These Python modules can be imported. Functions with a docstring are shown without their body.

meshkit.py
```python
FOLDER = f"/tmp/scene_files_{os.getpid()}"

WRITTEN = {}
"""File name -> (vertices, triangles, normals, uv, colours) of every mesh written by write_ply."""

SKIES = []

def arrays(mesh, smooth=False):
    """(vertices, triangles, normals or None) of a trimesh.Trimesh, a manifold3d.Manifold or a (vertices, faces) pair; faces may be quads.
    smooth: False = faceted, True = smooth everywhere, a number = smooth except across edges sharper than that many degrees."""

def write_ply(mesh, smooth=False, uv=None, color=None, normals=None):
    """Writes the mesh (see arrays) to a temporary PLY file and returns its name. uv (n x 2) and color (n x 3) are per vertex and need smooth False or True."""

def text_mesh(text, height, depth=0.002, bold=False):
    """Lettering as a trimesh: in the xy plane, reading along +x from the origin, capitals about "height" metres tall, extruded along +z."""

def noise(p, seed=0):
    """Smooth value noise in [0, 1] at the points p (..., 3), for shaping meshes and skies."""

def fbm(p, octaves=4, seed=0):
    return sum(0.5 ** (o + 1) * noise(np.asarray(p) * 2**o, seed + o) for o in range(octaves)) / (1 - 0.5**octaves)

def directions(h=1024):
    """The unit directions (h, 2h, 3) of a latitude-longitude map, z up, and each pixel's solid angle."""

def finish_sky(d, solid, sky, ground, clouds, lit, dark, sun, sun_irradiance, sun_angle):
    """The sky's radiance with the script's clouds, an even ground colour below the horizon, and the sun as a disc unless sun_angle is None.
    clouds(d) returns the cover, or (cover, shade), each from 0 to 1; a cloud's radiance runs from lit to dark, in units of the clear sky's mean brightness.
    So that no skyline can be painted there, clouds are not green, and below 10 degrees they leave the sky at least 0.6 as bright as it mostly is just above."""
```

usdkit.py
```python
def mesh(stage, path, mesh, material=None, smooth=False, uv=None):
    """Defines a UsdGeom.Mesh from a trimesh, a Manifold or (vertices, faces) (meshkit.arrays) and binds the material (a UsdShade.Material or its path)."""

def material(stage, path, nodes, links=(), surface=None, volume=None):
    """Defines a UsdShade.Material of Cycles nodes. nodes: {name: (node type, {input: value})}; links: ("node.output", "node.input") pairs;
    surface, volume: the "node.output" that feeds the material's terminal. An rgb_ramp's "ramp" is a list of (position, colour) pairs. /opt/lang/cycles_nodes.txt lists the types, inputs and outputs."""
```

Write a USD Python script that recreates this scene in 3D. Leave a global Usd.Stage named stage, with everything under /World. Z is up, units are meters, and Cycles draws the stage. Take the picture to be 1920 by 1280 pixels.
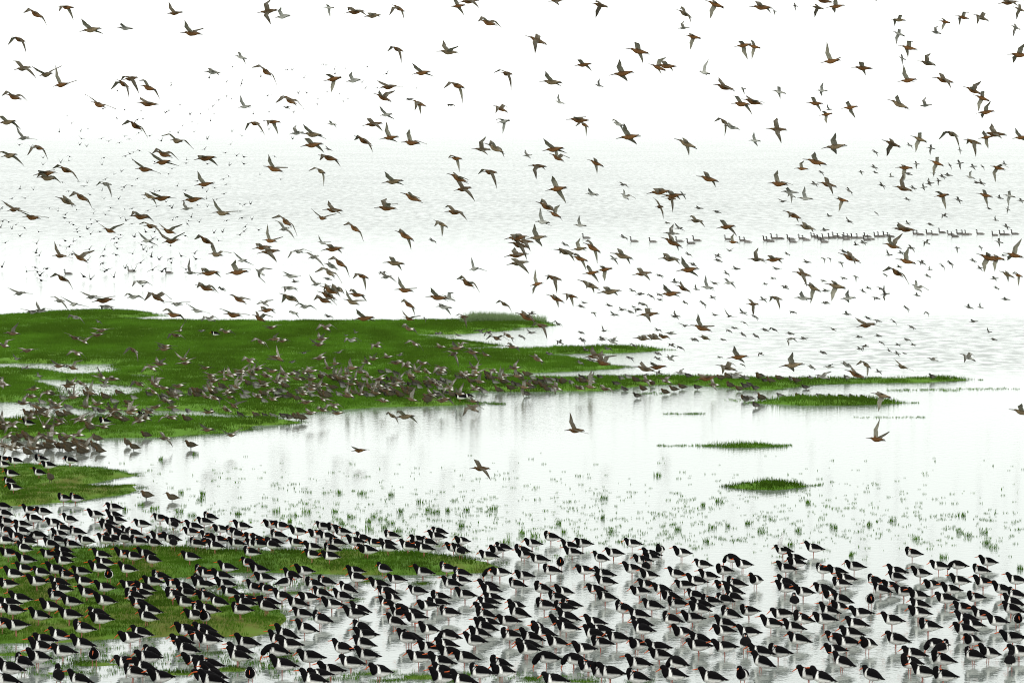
import math, random
import numpy as np, trimesh, manifold3d, usdkit, meshkit
from scipy.spatial import Delaunay, cKDTree
from shapely.geometry import Polygon, Point
from shapely.ops import unary_union
import shapely
from pxr import Usd, UsdGeom, UsdLux, UsdShade, Gf, Sdf, Vt

EXPOSURE = 0.0
CLOUD_DARK = (11.2, 11.5, 11.2)
CLOUD_LIT = (13.1, 13.2, 13.0)
SKY_STRENGTH = 0.12
SUN_INTENSITY = 0.25
NEAR_PATCH = 0.5
NEAR_BASE = 0.3
WATER_BODY = (0.085, 0.095, 0.086)
FAR_DARK = 0.24
TURF = ((0.049, 0.1, 0.009), (0.076, 0.172, 0.014), (0.115, 0.208, 0.022), (0.112, 0.12, 0.02))
NEAR_ROUGH = 0.03
FAR_ROUGH = 0.13
FAR_STREAK = 0.36
LANE_DARK = 0.5

stage = Usd.Stage.CreateInMemory()
UsdGeom.SetStageUpAxis(stage, UsdGeom.Tokens.z)
UsdGeom.Xform.Define(stage, '/World')
stage.SetDefaultPrim(stage.GetPrimAtPath('/World'))
rng = np.random.default_rng(7)
random.seed(7)

# ------------------------------------------------------------ camera, sky, sun
F, H, VH = 8000.0, 8.3, 235.0            # focal length in photo pixels, eye height in metres, row of the horizon
PITCH = math.atan((640 - VH) / F)
cam = UsdGeom.Camera.Define(stage, '/World/camera')
cam.CreateHorizontalApertureAttr(36.0)
cam.CreateVerticalApertureAttr(24.0)
cam.CreateFocalLengthAttr(36.0 * F / 1920)
cam.CreateClippingRangeAttr(Gf.Vec2f(1.0, 100000.0))
cx = UsdGeom.Xformable(cam)
cx.AddTranslateOp().Set(Gf.Vec3d(0, 0, H))
cx.AddRotateXOp().Set(90 - math.degrees(PITCH))
cam.CreateExposureAttr(EXPOSURE)

SUN_EL, SUN_AZ = math.radians(52), math.radians(205)     # behind the camera, a little to the left; thick cloud
sky_mat = usdkit.material(stage, '/World/Looks/overcast_sky', {
    'sky': ('sky_texture', {'sky_type': 'single_scattering', 'sun_disc': False, 'sun_elevation': SUN_EL, 'sun_rotation': SUN_AZ}),
    'co': ('texture_coordinate', {}),
    'map': ('mapping', {'scale': (1.6, 1.6, 4.0)}),
    'n': ('noise_texture', {'scale': 1.3, 'detail': 4.0, 'roughness': 0.5}),
    'ramp': ('rgb_ramp', {'ramp': [(0.3, CLOUD_DARK), (0.7, CLOUD_LIT)]}),
    'mix': ('mix_color', {'fac': 0.93, 'use_clamp': False}),
    'bg': ('background_shader', {'strength': SKY_STRENGTH})},
    [('co.generated', 'map.vector'), ('map.vector', 'n.vector'), ('n.fac', 'ramp.fac'), ('sky.color', 'mix.a'), ('ramp.color', 'mix.b'),
     ('mix.result', 'bg.color')], surface='bg.background')
dome = UsdLux.DomeLight.Define(stage, '/World/sky')
dome.GetPrim().SetCustomDataByKey('kind', 'structure')
UsdShade.MaterialBindingAPI.Apply(dome.GetPrim()).Bind(sky_mat)
sun = UsdLux.DistantLight.Define(stage, '/World/sun')
sun.CreateIntensityAttr(SUN_INTENSITY)
sun.CreateAngleAttr(25.0)
sun.CreateColorAttr(Gf.Vec3f(1.0, 0.97, 0.92))
sun.GetPrim().CreateAttribute('inputs:normalize', Sdf.ValueTypeNames.Bool).Set(True)
sx = UsdGeom.Xformable(sun)
sx.AddRotateZOp().Set(180 - math.degrees(SUN_AZ))
sx.AddRotateXOp().Set(-(90 - math.degrees(SUN_EL)))


# ------------------------------------------------------------ pixels of the photo -> the place
def ray(u, v):
    c, s = (u - 960) / F, (640 - v) / F
    return np.array([c, math.cos(PITCH) + s * math.sin(PITCH), -math.sin(PITCH) + s * math.cos(PITCH)])


def ground(u, v, z=0.0):
    d = ray(u, v)
    return np.array([0, 0, H]) + d * ((z - H) / d[2])


def at_depth(u, v, y):
    d = ray(u, v)
    return np.array([0, 0, H]) + d * (y / d[1])


used = {}


def numbered(name):
    k = used.get(name, 0)
    used[name] = k + 1
    return name if k == 0 else f'{name}_{k:03d}'


def tag(p, label=None, cat=None, group=None, kind=None):
    for k, t in (('label', label), ('category', cat), ('group', group), ('kind', kind)):
        if t:
            p.SetCustomDataByKey(k, t)


# ------------------------------------------------------------ materials
def plain(name, color, rough=0.6, spec=0.3):
    return usdkit.material(stage, f'/World/Looks/{name}', {'p': ('principled_bsdf', {'base_color': color, 'roughness': rough, 'specular_ior_level': spec})}, [], surface='p.BSDF')


def plumage(name, scale):
    return usdkit.material(stage, f'/World/Looks/{name}', {
        'a': ('attribute', {'attribute': 'tint'}), 'co': ('texture_coordinate', {}), 'o': ('object_info', {}),
        'n': ('noise_texture', {'scale': scale, 'detail': 3.0}),
        'r': ('map_range', {'from_min': 0.3, 'from_max': 0.7, 'to_min': 0.72, 'to_max': 1.28}),
        'ro': ('map_range', {'to_min': 0.8, 'to_max': 1.2}),
        'm': ('math', {'math_type': 'multiply'}),
        'x': ('mix_color', {'blend_type': 'multiply', 'fac': 1.0, 'use_clamp': False}),
        'p': ('principled_bsdf', {'roughness': 0.9, 'specular_ior_level': 0.025})},
        [('co.object', 'n.vector'), ('n.fac', 'r.value'), ('o.random', 'ro.value'), ('r.result', 'm.value1'), ('ro.result', 'm.value2'),
         ('a.color', 'x.a'), ('m.value', 'x.b'), ('x.result', 'p.base_color')], surface='p.BSDF')


PLUME = plumage('plumage', 35.0)
ORANGE = plain('orange_bill', (0.48, 0.075, 0.012), 0.5)
PINK = plain('pink_leg', (0.36, 0.13, 0.10), 0.5)
DARKBILL = plain('dark_bill', (0.05, 0.035, 0.03), 0.5)
DARKLEG = plain('dark_leg', (0.04, 0.036, 0.03), 0.6)


def mesh_prim(path, v, f, mat, tint=None):
    m = usdkit.mesh(stage, path, (v, f), mat, smooth=True)
    if tint is not None:
        UsdGeom.PrimvarsAPI(m).CreatePrimvar('tint', Sdf.ValueTypeNames.Color3fArray, 'vertex').Set(Vt.Vec3fArray.FromNumpy(np.asarray(tint, np.float32)))
    return m.GetPrim()


# ------------------------------------------------------------ where the birds are, as measured on the photo
FLY = """@0 0 4
r 275 108 165 95 320 190
r 505 55 445 95 540 150
n 690 222 610 152 765 262
p 945 212 915 175 985 220
r 1315 98 1262 12 1385 80
r 1445 250 1397 138 1525 210
r 150 298 45 330 205 400
n 178 512 65 447 268 575
n 350 558 235 488 450 500
r 465 635 420 490 570 618
r 110 728 0 708 183 765
r 985 588 890 597 1052 698
r 930 632 812 655 968 730
r 1120 660 1040 600 1175 742
r 745 785 652 697 870 798
r 1115 778 1030 705 1195 788
n 60 915 -10 880 152 962
p 180 1035 95 935 285 1047
r 1020 945 885 950 1103 1052
n 1330 1055 1200 1012 1430 1118
r 295 1108 208 1155 350 1198
n 75 1165 -10 1158 175 1240
r 1235 1158 1130 1137 1318 1182
r 1225 1215 1115 1150 1330 1255
r 1090 1270 1007 1175 1205 1298
r 500 1275 358 1255 598 1338
r 1550 1185 1510 1180 1655 1258
p 1840 800 1808 712 1890 802
p 1810 430 1782 395 1832 482
p 1600 542 1565 522 1650 570
@480 0 4
r 95 85 100 -10 117 180
p 205 125 190 55 265 110
p 550 58 530 42 558 132
r 750 88 685 60 832 120
n 882 118 845 108 922 122
r 1075 65 1000 105 1113 148
r 1520 45 1490 -20 1558 106
r 1605 8 1560 -30 1680 55
r 1750 172 1640 158 1825 213
n 1450 390 1405 293 1518 358
r 1065 370 977 373 1097 473
r 80 540 -35 500 148 635
r 585 592 503 550 570 690
p 735 605 722 535 790 592
r 1250 545 1167 487 1335 585
r 1885 552 1770 535 1913 668
r 1000 650 885 605 1090 668
r 960 735 930 678 1040 680
r 260 755 130 745 348 808
r 1515 642 1405 663 1543 773
r 1230 778 1180 818 1230 856
p 980 860 922 797 1038 905
r 1840 818 1782 832 1890 805
r 130 912 88 950 160 1005
r -5 925 -100 965 72 1003
p 310 998 300 935 360 990
n 430 1008 350 918 525 1020
r 885 930 842 885 962 965
r 1010 1032 967 920 1060 1073
r 1170 1070 1160 972 1298 1072
p 1862 910 1790 895 1855 1000
p 572 930 545 912 600 958
r 430 1085 378 1047 512 1138
r 815 1058 706 1060 850 1138
s 545 1120 520 1095 575 1138
n 1700 1120 1720 1022 1740 1158
n 1800 1115 1715 1065 1840 1165
r 555 1185 478 1200 630 1255
r 140 1268 95 1155 230 1262
r 1505 1188 1440 1183 1525 1290
n 490 1285 378 1272 508 1380
r 1760 1290 1655 1305 1808 1408
s 1155 745 1115 733 1190 725
s 1465 787 1440 810 1500 800
s 232 808 205 797 268 797
@960 0 4
r 340 5 325 -60 345 48
r 665 40 625 18 632 138
n 1300 105 1247 47 1320 165
p 1290 210 1292 155 1320 215
r 1530 35 1500 20 1485 145
r 1880 55 1820 35 1940 100
r 195 305 212 265 148 395
r 1365 278 1325 268 1335 376
r 955 385 928 323 983 475
r 1740 340 1705 315 1762 450
r 1820 352 1785 303 1788 445
r 540 485 500 452 605 525
r 835 550 793 435 850 602
r 1100 508 1155 432 1122 560
r 1165 495 1125 468 1205 525
p 1445 545 1475 442 1497 573
n 305 615 255 518 378 652
s 655 643 657 590 680 648
r 1600 655 1560 570 1665 680
p 360 768 345 702 405 778
s 1735 668 1718 660 1745 712
r 1725 780 1637 720 1797 860
r 1815 765 1768 702 1885 755
r 510 900 453 868 560 890
r 545 935 470 940 557 1020
p 800 930 740 910 840 1005
r 885 1025 832 918 945 1078
n 1595 915 1515 900 1592 1015
p 1655 955 1630 910 1685 965
p 1825 1055 1815 992 1848 1102
r 320 1118 225 1022 418 1138
r 345 1185 345 1140 445 1195
p 118 1165 95 1128 138 1198
n 1315 1080 1280 1070 1322 1170
r 200 1245 175 1340 258 1268
r 635 1225 618 1195 635 1300
@1440 0 4
s 50 85 30 78 52 125
s 205 45 202 18 205 85
r 420 5 385 -20 470 -10
n 375 58 365 35 348 132
r 515 48 510 -20 492 108
s 812 0 800 -20 815 10
r 1810 18 1790 0 1870 40
n 1890 72 1900 28 1857 142
n 985 150 1030 122 955 192
r 1330 165 1290 158 1300 200
p 1262 245 1280 195 1298 250
r 1465 132 1500 95 1440 186
n 1605 135 1660 115 1545 178
p 1860 208 1858 178 1833 275
p 985 255 993 228 958 335
r 1060 360 1065 302 1042 422
r 480 458 430 317 562 433
r 715 510 692 463 725 560
n 1200 475 1228 398 1250 495
s 1008 438 992 408 1010 490
r 1890 412 1918 318 1850 475
r 1055 602 1012 490 1120 612
r 1325 602 1285 555 1340 660
r 1545 682 1612 608 1520 660
r 1610 738 1605 690 1565 838
p 88 690 85 650 85 742
p 408 680 405 618 407 725
r 360 775 312 722 392 835
r 620 805 592 762 663 890
n 990 785 960 712 1050 820
p 1185 790 1185 727 1215 795
s 460 822 443 780 485 825
r 440 858 400 838 430 928
r 1640 840 1645 763 1612 895
r 75 970 65 878 92 1072
r 1710 1005 1703 920 1745 1030
r 1640 1030 1600 975 1645 1112
r 1545 1065 1500 1070 1545 1178
n 1385 1005 1285 1052 1430 1110
r 1900 1030 1835 968 1960 1080
n 1140 1045 1138 975 1100 1130
n 510 1098 470 1002 520 1160
r 935 1080 935 1055 870 1163
s 805 1140 775 1122 825 1175
s 1062 1090 1035 1070 1085 1115
s 1225 1112 1218 1082 1218 1165
s 1440 1125 1425 1095 1440 1160
r 365 1215 352 1145 425 1250
r 258 1265 260 1205 300 1275
r 1030 1258 1000 1248 1015 1350
r 1270 1225 1270 1165 1225 1305
s 1115 1230 1100 1205 1115 1270
s 1365 1240 1345 1215 1375 1275
s 1440 1225 1418 1197 1440 1275
s 1610 1250 1590 1232 1620 1280
s 1540 1250 1525 1225 1560 1275
r 1730 1260 1700 1365 1790 1260
s 1775 1230 1765 1205 1790 1250
s 798 1255 778 1238 815 1278
@0 320 4
r 350 20 290 0 390 -20
n 360 55 282 32 440 85
p 800 100 670 102 850 215
r 615 200 525 198 680 298
r 110 290 0 238 230 320
r 245 350 150 290 358 352
n 505 232 430 220 528 268
r 1060 345 990 340 1150 385
r 1540 100 1470 0 1590 110
r 1220 205 1110 155 1300 205
n 1130 195 1085 180 1165 255
r 1455 215 1370 178 1520 230
p 1405 285 1372 218 1440 275
n 1670 318 1597 208 1778 312
r 825 450 725 392 935 405
r 1135 415 1020 402 1225 472
r 1270 455 1185 405 1375 395
r 1290 525 1175 478 1400 458
p 1105 525 1037 460 1175 570
r 455 638 400 535 560 652
r 605 655 555 602 703 600
r 1550 525 1430 515 1620 600
n 1625 628 1580 545 1730 630
p 1430 765 1418 660 1520 758
r 1575 765 1520 738 1650 795
r 1790 760 1768 655 1885 735
p 1820 672 1755 615 1905 712
r 470 808 350 790 548 868
p 1060 835 995 865 1140 860
p 150 918 10 887 250 928
r 1550 880 1470 858 1612 925
p 690 945 525 910 810 938
r 785 970 700 940 850 962
p 450 975 360 938 510 1040
p 555 1000 460 935 685 1018
p 1005 945 930 930 1080 968
r 1180 950 1080 985 1275 965
p 1330 1000 1215 995 1440 990
p 1480 1050 1400 1000 1580 1085
r 1795 965 1745 925 1880 960
r 1755 1080 1650 1020 1865 1075
p 305 1048 260 985 410 1035
p 245 1058 115 1020 365 1025
p 800 1018 752 1055 860 1052
r 1305 1080 1220 1045 1390 1135
p 1575 1112 1510 1125 1640 1130
s 1665 888 1620 880 1690 905
@480 320 4
n 1035 80 965 0 1105 88
r 1525 60 1490 0 1600 55
r 1560 135 1470 55 1630 225
r 1180 205 1155 165 1235 222
r 585 295 532 222 640 315
r 985 280 985 210 1065 242
r 500 355 415 290 605 335
r 1495 310 1395 262 1572 355
r 230 385 110 342 285 485
p 215 435 115 375 290 505
n 1395 400 1330 412 1388 492
r 745 435 648 390 797 520
r 110 525 92 402 205 505
r 1125 490 1060 465 1162 598
p 500 542 470 480 560 545
r 585 585 545 555 635 610
s 1325 525 1300 512 1350 552
r 55 575 0 552 115 595
r 105 605 75 580 157 682
p 320 605 242 655 425 608
p 435 645 340 618 518 722
r 635 695 508 662 665 785
n 1045 692 1015 660 1090 748
p 1640 735 1608 658 1745 760
p 570 718 525 702 600 740
p 30 762 130 725 72 825
n 555 765 420 755 622 832
p 265 790 200 740 328 778
r 800 790 722 795 825 893
s 955 770 920 775 985 780
p 980 795 908 770 1052 832
p 455 850 392 782 530 842
s 540 812 525 800 560 800
s 295 832 262 815 300 845
r 1120 895 1065 798 1210 878
r 1590 845 1468 815 1655 888
p 255 878 215 900 308 910
r 1370 950 1322 868 1450 970
p 1450 955 1500 928 1490 972
r 565 900 470 900 615 930
r 545 938 490 930 580 978
n 610 890 540 880 660 905
r 515 972 430 958 595 1010
n 260 955 170 992 320 985
n 725 985 680 887 828 985
r 760 930 705 900 828 985
r 85 1045 40 1020 140 1062
p 65 995 5 1000 130 980
p 370 1018 290 998 450 1035
p 285 1065 250 1060 325 1105
r 1150 1005 1075 982 1180 1085
r 1150 1110 1090 1050 1240 1088
r 820 1105 720 1040 870 1130
p 1415 1022 1370 1005 1463 1082
n 1865 1000 1790 985 1915 1050
s 545 1092 515 1082 590 1112
r 1560 1095 1490 1085 1575 1180
s 1268 1110 1255 1095 1270 1140
r 30 1108 -10 1065 130 1108
@960 320 4
r 345 135 300 38 410 245
p 605 175 568 132 650 195
s 835 105 805 98 885 132
p 850 195 832 145 930 232
r 1115 158 1078 150 1170 165
r 1215 185 1180 165 1265 210
r 1195 210 1120 190 1200 315
s 1285 180 1255 152 1305 220
r 1110 270 1048 195 1130 358
r 1480 62 1430 20 1525 120
r 265 272 162 232 290 330
r 325 330 360 260 385 378
p 235 385 205 265 300 410
p 515 410 505 335 550 415
n 195 500 160 402 222 578
r 45 500 10 490 100 510
r 60 558 0 530 110 670
r 100 530 70 510 132 600
n 1385 375 1335 352 1442 425
r 1615 420 1545 360 1682 488
s 1405 282 1380 258 1440 285
s 1540 310 1530 300 1555 300
s 1165 392 1148 388 1185 398
s 1255 430 1212 382 1300 445
r 1210 540 1130 485 1222 605
p 1200 470 1215 395 1190 500
r 1660 535 1660 480 1710 560
s 840 500 805 480 862 522
s 400 555 365 542 430 580
n 510 585 510 502 560 600
r 610 580 540 512 628 690
n 410 610 362 620 465 678
r 515 660 462 625 550 750
n 835 640 770 585 872 695
s 765 660 728 628 795 708
r 45 630 0 590 70 650
n 55 690 5 675 125 772
r 600 765 560 695 645 835
r 700 740 650 708 690 822
n 1190 660 1150 648 1255 705
r 1330 740 1252 635 1400 778
n 1840 665 1845 575 1900 690
s 1635 600 1600 580 1665 585
s 1545 640 1520 655 1570 640
s 1550 675 1525 670 1572 692
s 1325 628 1290 615 1350 645
s 1360 705 1335 700 1375 710
s 1685 735 1662 705 1712 735
r 985 770 970 735 1050 810
s 1110 785 1088 795 1130 810
s 1225 835 1215 800 1232 850
r 190 850 158 750 150 930
r 320 805 260 812 335 918
n 590 858 545 868 612 928
r 1195 920 1110 840 1240 950
r 1290 885 1275 835 1340 920
p 1470 875 1445 785 1530 905
s 1385 890 1375 848 1410 895
s 1610 770 1580 745 1630 795
s 1520 845 1480 830 1568 855
p 1630 840 1580 800 1680 880
s 1900 850 1890 838 1915 862
r 335 960 300 955 345 1025
r 445 938 395 965 455 1020
n 740 905 708 890 800 938
s 905 900 870 885 935 918
s 965 925 950 920 990 928
s 1045 940 1000 940 1060 972
s 1110 930 1080 930 1130 950
s 1110 968 1090 960 1135 968
s 545 990 510 980 570 995
s 520 1018 500 1010 535 1030
s 730 1010 712 990 755 1010
s 830 1042 795 1022 850 1050
s 890 1060 865 1050 910 1070
s 915 1022 895 1010 940 1025
p 985 1000 945 1005 1020 1035
s 945 1040 925 1075 975 1045
r 1030 1075 1060 1032 1050 1120
s 1300 990 1278 978 1320 1010
s 1435 995 1395 980 1452 1038
s 1505 950 1490 938 1530 970
s 615 1065 590 1070 635 1100
s 770 1080 722 1037 800 1085
s 1225 1095 1182 1075 1265 1095
s 1232 1090 1220 1045 1250 1110
r 1810 1000 1770 965 1808 1095
s 1885 965 1855 940 1915 990
s 1525 1082 1495 1068 1555 1090
s 1630 1090 1592 1038 1690 1105
s 1735 1065 1695 1030 1765 1095
s 1825 1095 1790 1090 1838 1128
s 1300 1162 1235 1148 1360 1165
r 1430 1180 1385 1060 1525 1162
s 1745 1140 1710 1135 1770 1165
s 1670 1180 1635 1175 1700 1185
s 1630 1200 1600 1205 1650 1222
s 1735 1230 1705 1218 1755 1250
s 1830 1240 1790 1228 1855 1260
s 1900 1195 1870 1188 1920 1205
n 1450 1255 1420 1245 1480 1265
s 1370 1268 1345 1270 1395 1275
s 1585 1268 1560 1262 1612 1278
s 690 1200 665 1160 745 1210
s 520 1215 490 1210 545 1222
s 1095 1195 1060 1178 1130 1210
p 1195 1220 1170 1210 1220 1212
r 1140 1245 1095 1240 1190 1265
n 1065 1250 1030 1255 1100 1260
n 985 1258 950 1262 1020 1260
s 680 1265 665 1235 715 1258
p 765 1270 740 1275 785 1260
s 530 1268 495 1265 550 1278
r 115 1100 45 1090 155 1130
s 150 1070 130 1085 180 1062
r 225 1160 140 1180 265 1262
s 150 1215 105 1188 180 1210
s 345 1148 295 1135 375 1165
s 70 1245 42 1240 90 1268
@1440 320 4
r 85 98 75 -5 215 98
p 170 160 145 110 215 165
p 178 185 140 195 180 245
p 285 208 275 118 325 225
r 455 105 437 48 472 175
s 400 12 380 0 418 45
s 350 100 330 90 375 128
s 610 152 575 125 630 185
s 115 230 70 208 155 240
r 560 220 510 208 530 305
r 1020 135 1020 20 1060 160
s 1090 130 1070 112 1105 150
s 700 10 690 0 712 38
s 808 15 790 5 830 20
s 925 45 920 12 948 52
s 855 110 835 80 865 140
s 1055 25 1035 10 1080 15
s 1245 20 1210 15 1240 50
s 1355 35 1335 15 1375 40
s 1310 45 1290 30 1325 70
s 1280 75 1270 50 1275 115
s 1215 95 1205 55 1210 120
s 1170 125 1158 90 1180 155
p 1520 50 1525 0 1570 70
s 1570 90 1555 80 1600 100
s 1605 95 1595 58 1620 120
r 1310 185 1235 160 1330 290
r 1635 185 1605 140 1650 270
s 1430 220 1410 195 1445 252
s 1740 205 1735 178 1760 215
p 1815 190 1808 145 1795 262
s 1900 225 1888 212 1915 248
s 1660 285 1648 265 1680 300
s 1800 290 1795 260 1788 325
s 1045 215 1025 200 1062 232
r 195 335 125 338 215 388
s 460 340 435 322 480 355
s 610 380 590 342 645 400
s 815 320 790 310 830 345
s 1325 338 1355 328 1295 358
s 1710 372 1700 335 1730 378
s 1050 395 1032 370 1070 415
s 1220 405 1200 398 1240 420
s 430 445 405 430 450 455
n 295 425 250 405 325 450
r 1040 440 975 390 1100 455
n 995 435 970 390 1030 455
r 940 565 905 465 1020 480
s 1790 420 1775 398 1805 450
s 1735 535 1728 500 1740 572
s 1190 540 1212 520 1168 572
s 1420 580 1405 568 1422 620
s 1595 575 1575 558 1608 605
s 660 555 652 518 690 562
s 715 540 690 520 735 560
s 1075 580 1050 550 1090 612
s 572 608 565 582 590 612
s 910 632 880 590 942 638
s 1000 615 985 600 1020 632
r 1045 680 1040 570 1090 690
s 145 625 125 615 165 645
s 295 685 268 662 320 692
s 420 660 390 655 422 698
s 465 660 440 660 468 690
r 625 655 590 640 625 705
r 50 665 0 640 110 690
s 65 735 25 718 110 745
s 550 690 520 685 562 730
s 1155 690 1130 710 1170 685
s 1310 715 1280 695 1322 752
s 1370 695 1345 682 1378 735
s 1215 742 1210 712 1235 748
r 1655 655 1660 610 1605 750
r 1720 655 1690 640 1700 752
r 1850 635 1895 505 1815 665
s 1540 675 1518 660 1555 695
s 1590 730 1578 712 1605 755
s 1770 635 1750 630 1795 640
r 265 775 240 740 275 863
r 970 765 850 735 1040 838
s 880 780 855 775 890 800
s 985 720 975 705 1000 735
p 1120 880 1100 812 1215 910
s 1200 790 1172 775 1220 805
r 1880 785 1825 760 1880 862
n 1800 780 1770 775 1800 835
s 1700 808 1685 790 1720 828
s 40 808 15 802 65 812
s 660 795 640 790 662 838
s 570 805 548 815 592 818
s 418 825 398 835 438 835
n 345 880 295 860 315 995
n 515 865 470 825 478 975
p 270 955 240 890 310 970
s 435 900 420 890 458 910
s 130 875 100 885 155 878
s 715 905 705 885 738 918
s 755 880 730 868 775 895
s 850 885 820 885 860 910
s 880 925 855 860 870 980
s 815 955 790 972 840 965
p 605 955 578 900 600 1010
s 1120 935 1112 912 1135 950
s 1715 880 1695 870 1735 900
s 1785 965 1768 938 1810 970
n 65 955 10 990 85 1035
s 435 992 412 995 462 998
s 190 1060 168 1075 210 1078
s 595 1075 578 1045 615 1085
s 1040 1030 998 1015 1050 1062
s 1195 1065 1160 1075 1205 1095
s 1510 1025 1500 988 1530 1035
s 1595 1025 1585 985 1622 1030
r 745 1155 645 1110 815 1170
s 750 1105 738 1088 780 1108
s 825 1125 808 1135 842 1145
s 945 1130 910 1118 965 1160
s 1545 1130 1510 1112 1572 1140
s 1660 1210 1640 1172 1688 1215
s 1080 1172 1040 1180 1090 1195
s 490 1190 470 1175 522 1192
s 685 1245 665 1232 710 1255
s 830 1238 810 1228 855 1250
s 170 1222 145 1215 195 1235
s 45 1190 0 1195 68 1222
s 270 1258 255 1245 300 1268
p 175 1258 150 1312 230 1282
s 1695 1265 1678 1262 1720 1278
s 1045 1268 1018 1270 1078 1280
@1440 560 4
s 1090 345 1070 330 1110 358
s 975 345 955 330 995 360
s 855 330 820 325 875 355
s 690 375 670 355 715 392
s 730 355 710 385 762 348
s 910 390 900 365 930 410
s 970 410 950 388 988 435
s 1025 410 1005 402 1050 412
s 415 405 380 398 442 425
n 190 495 140 398 190 572
p 1240 455 1210 440 1282 450
p 1505 440 1435 460 1548 425
n 1010 510 955 458 1090 540
n 740 495 630 485 738 580
r 665 568 660 525 720 590
p 595 500 555 495 620 525
p 330 515 310 512 340 535
p 460 510 440 510 485 485
p 415 585 360 575 488 550
s 830 545 805 525 858 572
n 860 725 810 715 825 842
r 820 1052 830 898 925 1003
n 1910 850 1885 775 1960 870
s 318 590 300 572 325 610
s 300 690 280 670 330 680
@0 560 5.3333
m 130 345 190 230 50 345
m 50 470 0 440 140 410
m 280 515 150 490 390 510
m 770 545 640 570 830 590
m 1340 515 1200 550 1380 610
m 1660 475 1545 400 1770 480
m 1650 500 1550 460 1700 520
m 1840 600 1730 520 1910 510
m 750 390 640 340 900 400
m 845 430 780 400 920 380
m 1020 315 870 290 1150 285
m 980 360 870 360 1060 340
m 1760 365 1650 395 1860 390
m 1800 320 1700 330 1830 250
m 1605 650 1550 570 1660 580
m 595 670 460 575 640 700
m 730 690 640 680 830 620
m 1520 690 1365 715 1580 720
m 1860 640 1710 650 1920 600
m 1020 780 890 740 990 700
m 1130 800 1100 780 1160 770
p 1050 870 1100 780 990 870
m 720 850 650 790 740 800
m 740 980 650 900 760 950
m 240 1040 270 940 190 1010
m 340 900 280 930 370 870
m 580 1080 470 1010 590 1010
m 530 1040 480 1010 560 1080
m 980 1050 860 1000 1020 1000
m 1390 850 1200 890 1420 870
m 1540 840 1560 770 1690 790
m 1540 930 1400 880 1560 990
m 1640 890 1600 850 1680 900
m 1770 970 1700 900 1780 1000
m 1790 870 1710 850 1840 840
m 1560 1080 1420 1090 1660 1040
m 1330 1110 1230 1100 1370 1050
m 1720 1080 1660 1100 1740 1020
m 1100 1100 1090 1040 1050 1110
m 1400 1220 1300 1230 1450 1150
m 1490 1130 1380 1150 1610 1160
m 820 1210 690 1230 850 1150
m 600 1220 480 1240 660 1240
m 40 1240 20 1170 60 1250
m 30 860 10 780 60 890
s 170 600 125 540 210 590
s 265 690 220 710 330 680
s 390 770 375 725 410 820
p 760 185 650 185 850 240
s 985 230 945 200 1020 260
@360 560 5.3333
m 800 285 700 265 890 272
m 1340 290 1220 310 1430 310
m 345 330 270 325 430 365
m 690 430 525 410 720 480
m 830 400 760 440 850 340
m 910 420 850 410 980 425
m 1275 455 1120 390 1340 420
m 1300 400 1210 345 1300 350
p 1600 415 1515 408 1690 425
s 1120 540 1045 535 1190 518
s 1470 535 1390 535 1515 500
s 1005 630 950 640 1040 620
s 100 320 65 310 130 310
s 1640 335 1615 295 1665 335
s 1545 365 1510 355 1575 370
m 830 580 740 580 890 560
m 870 600 690 610 840 490
m 580 620 450 605 630 640
m 1280 590 1145 595 1290 550
m 1370 690 1310 560 1500 650
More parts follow.
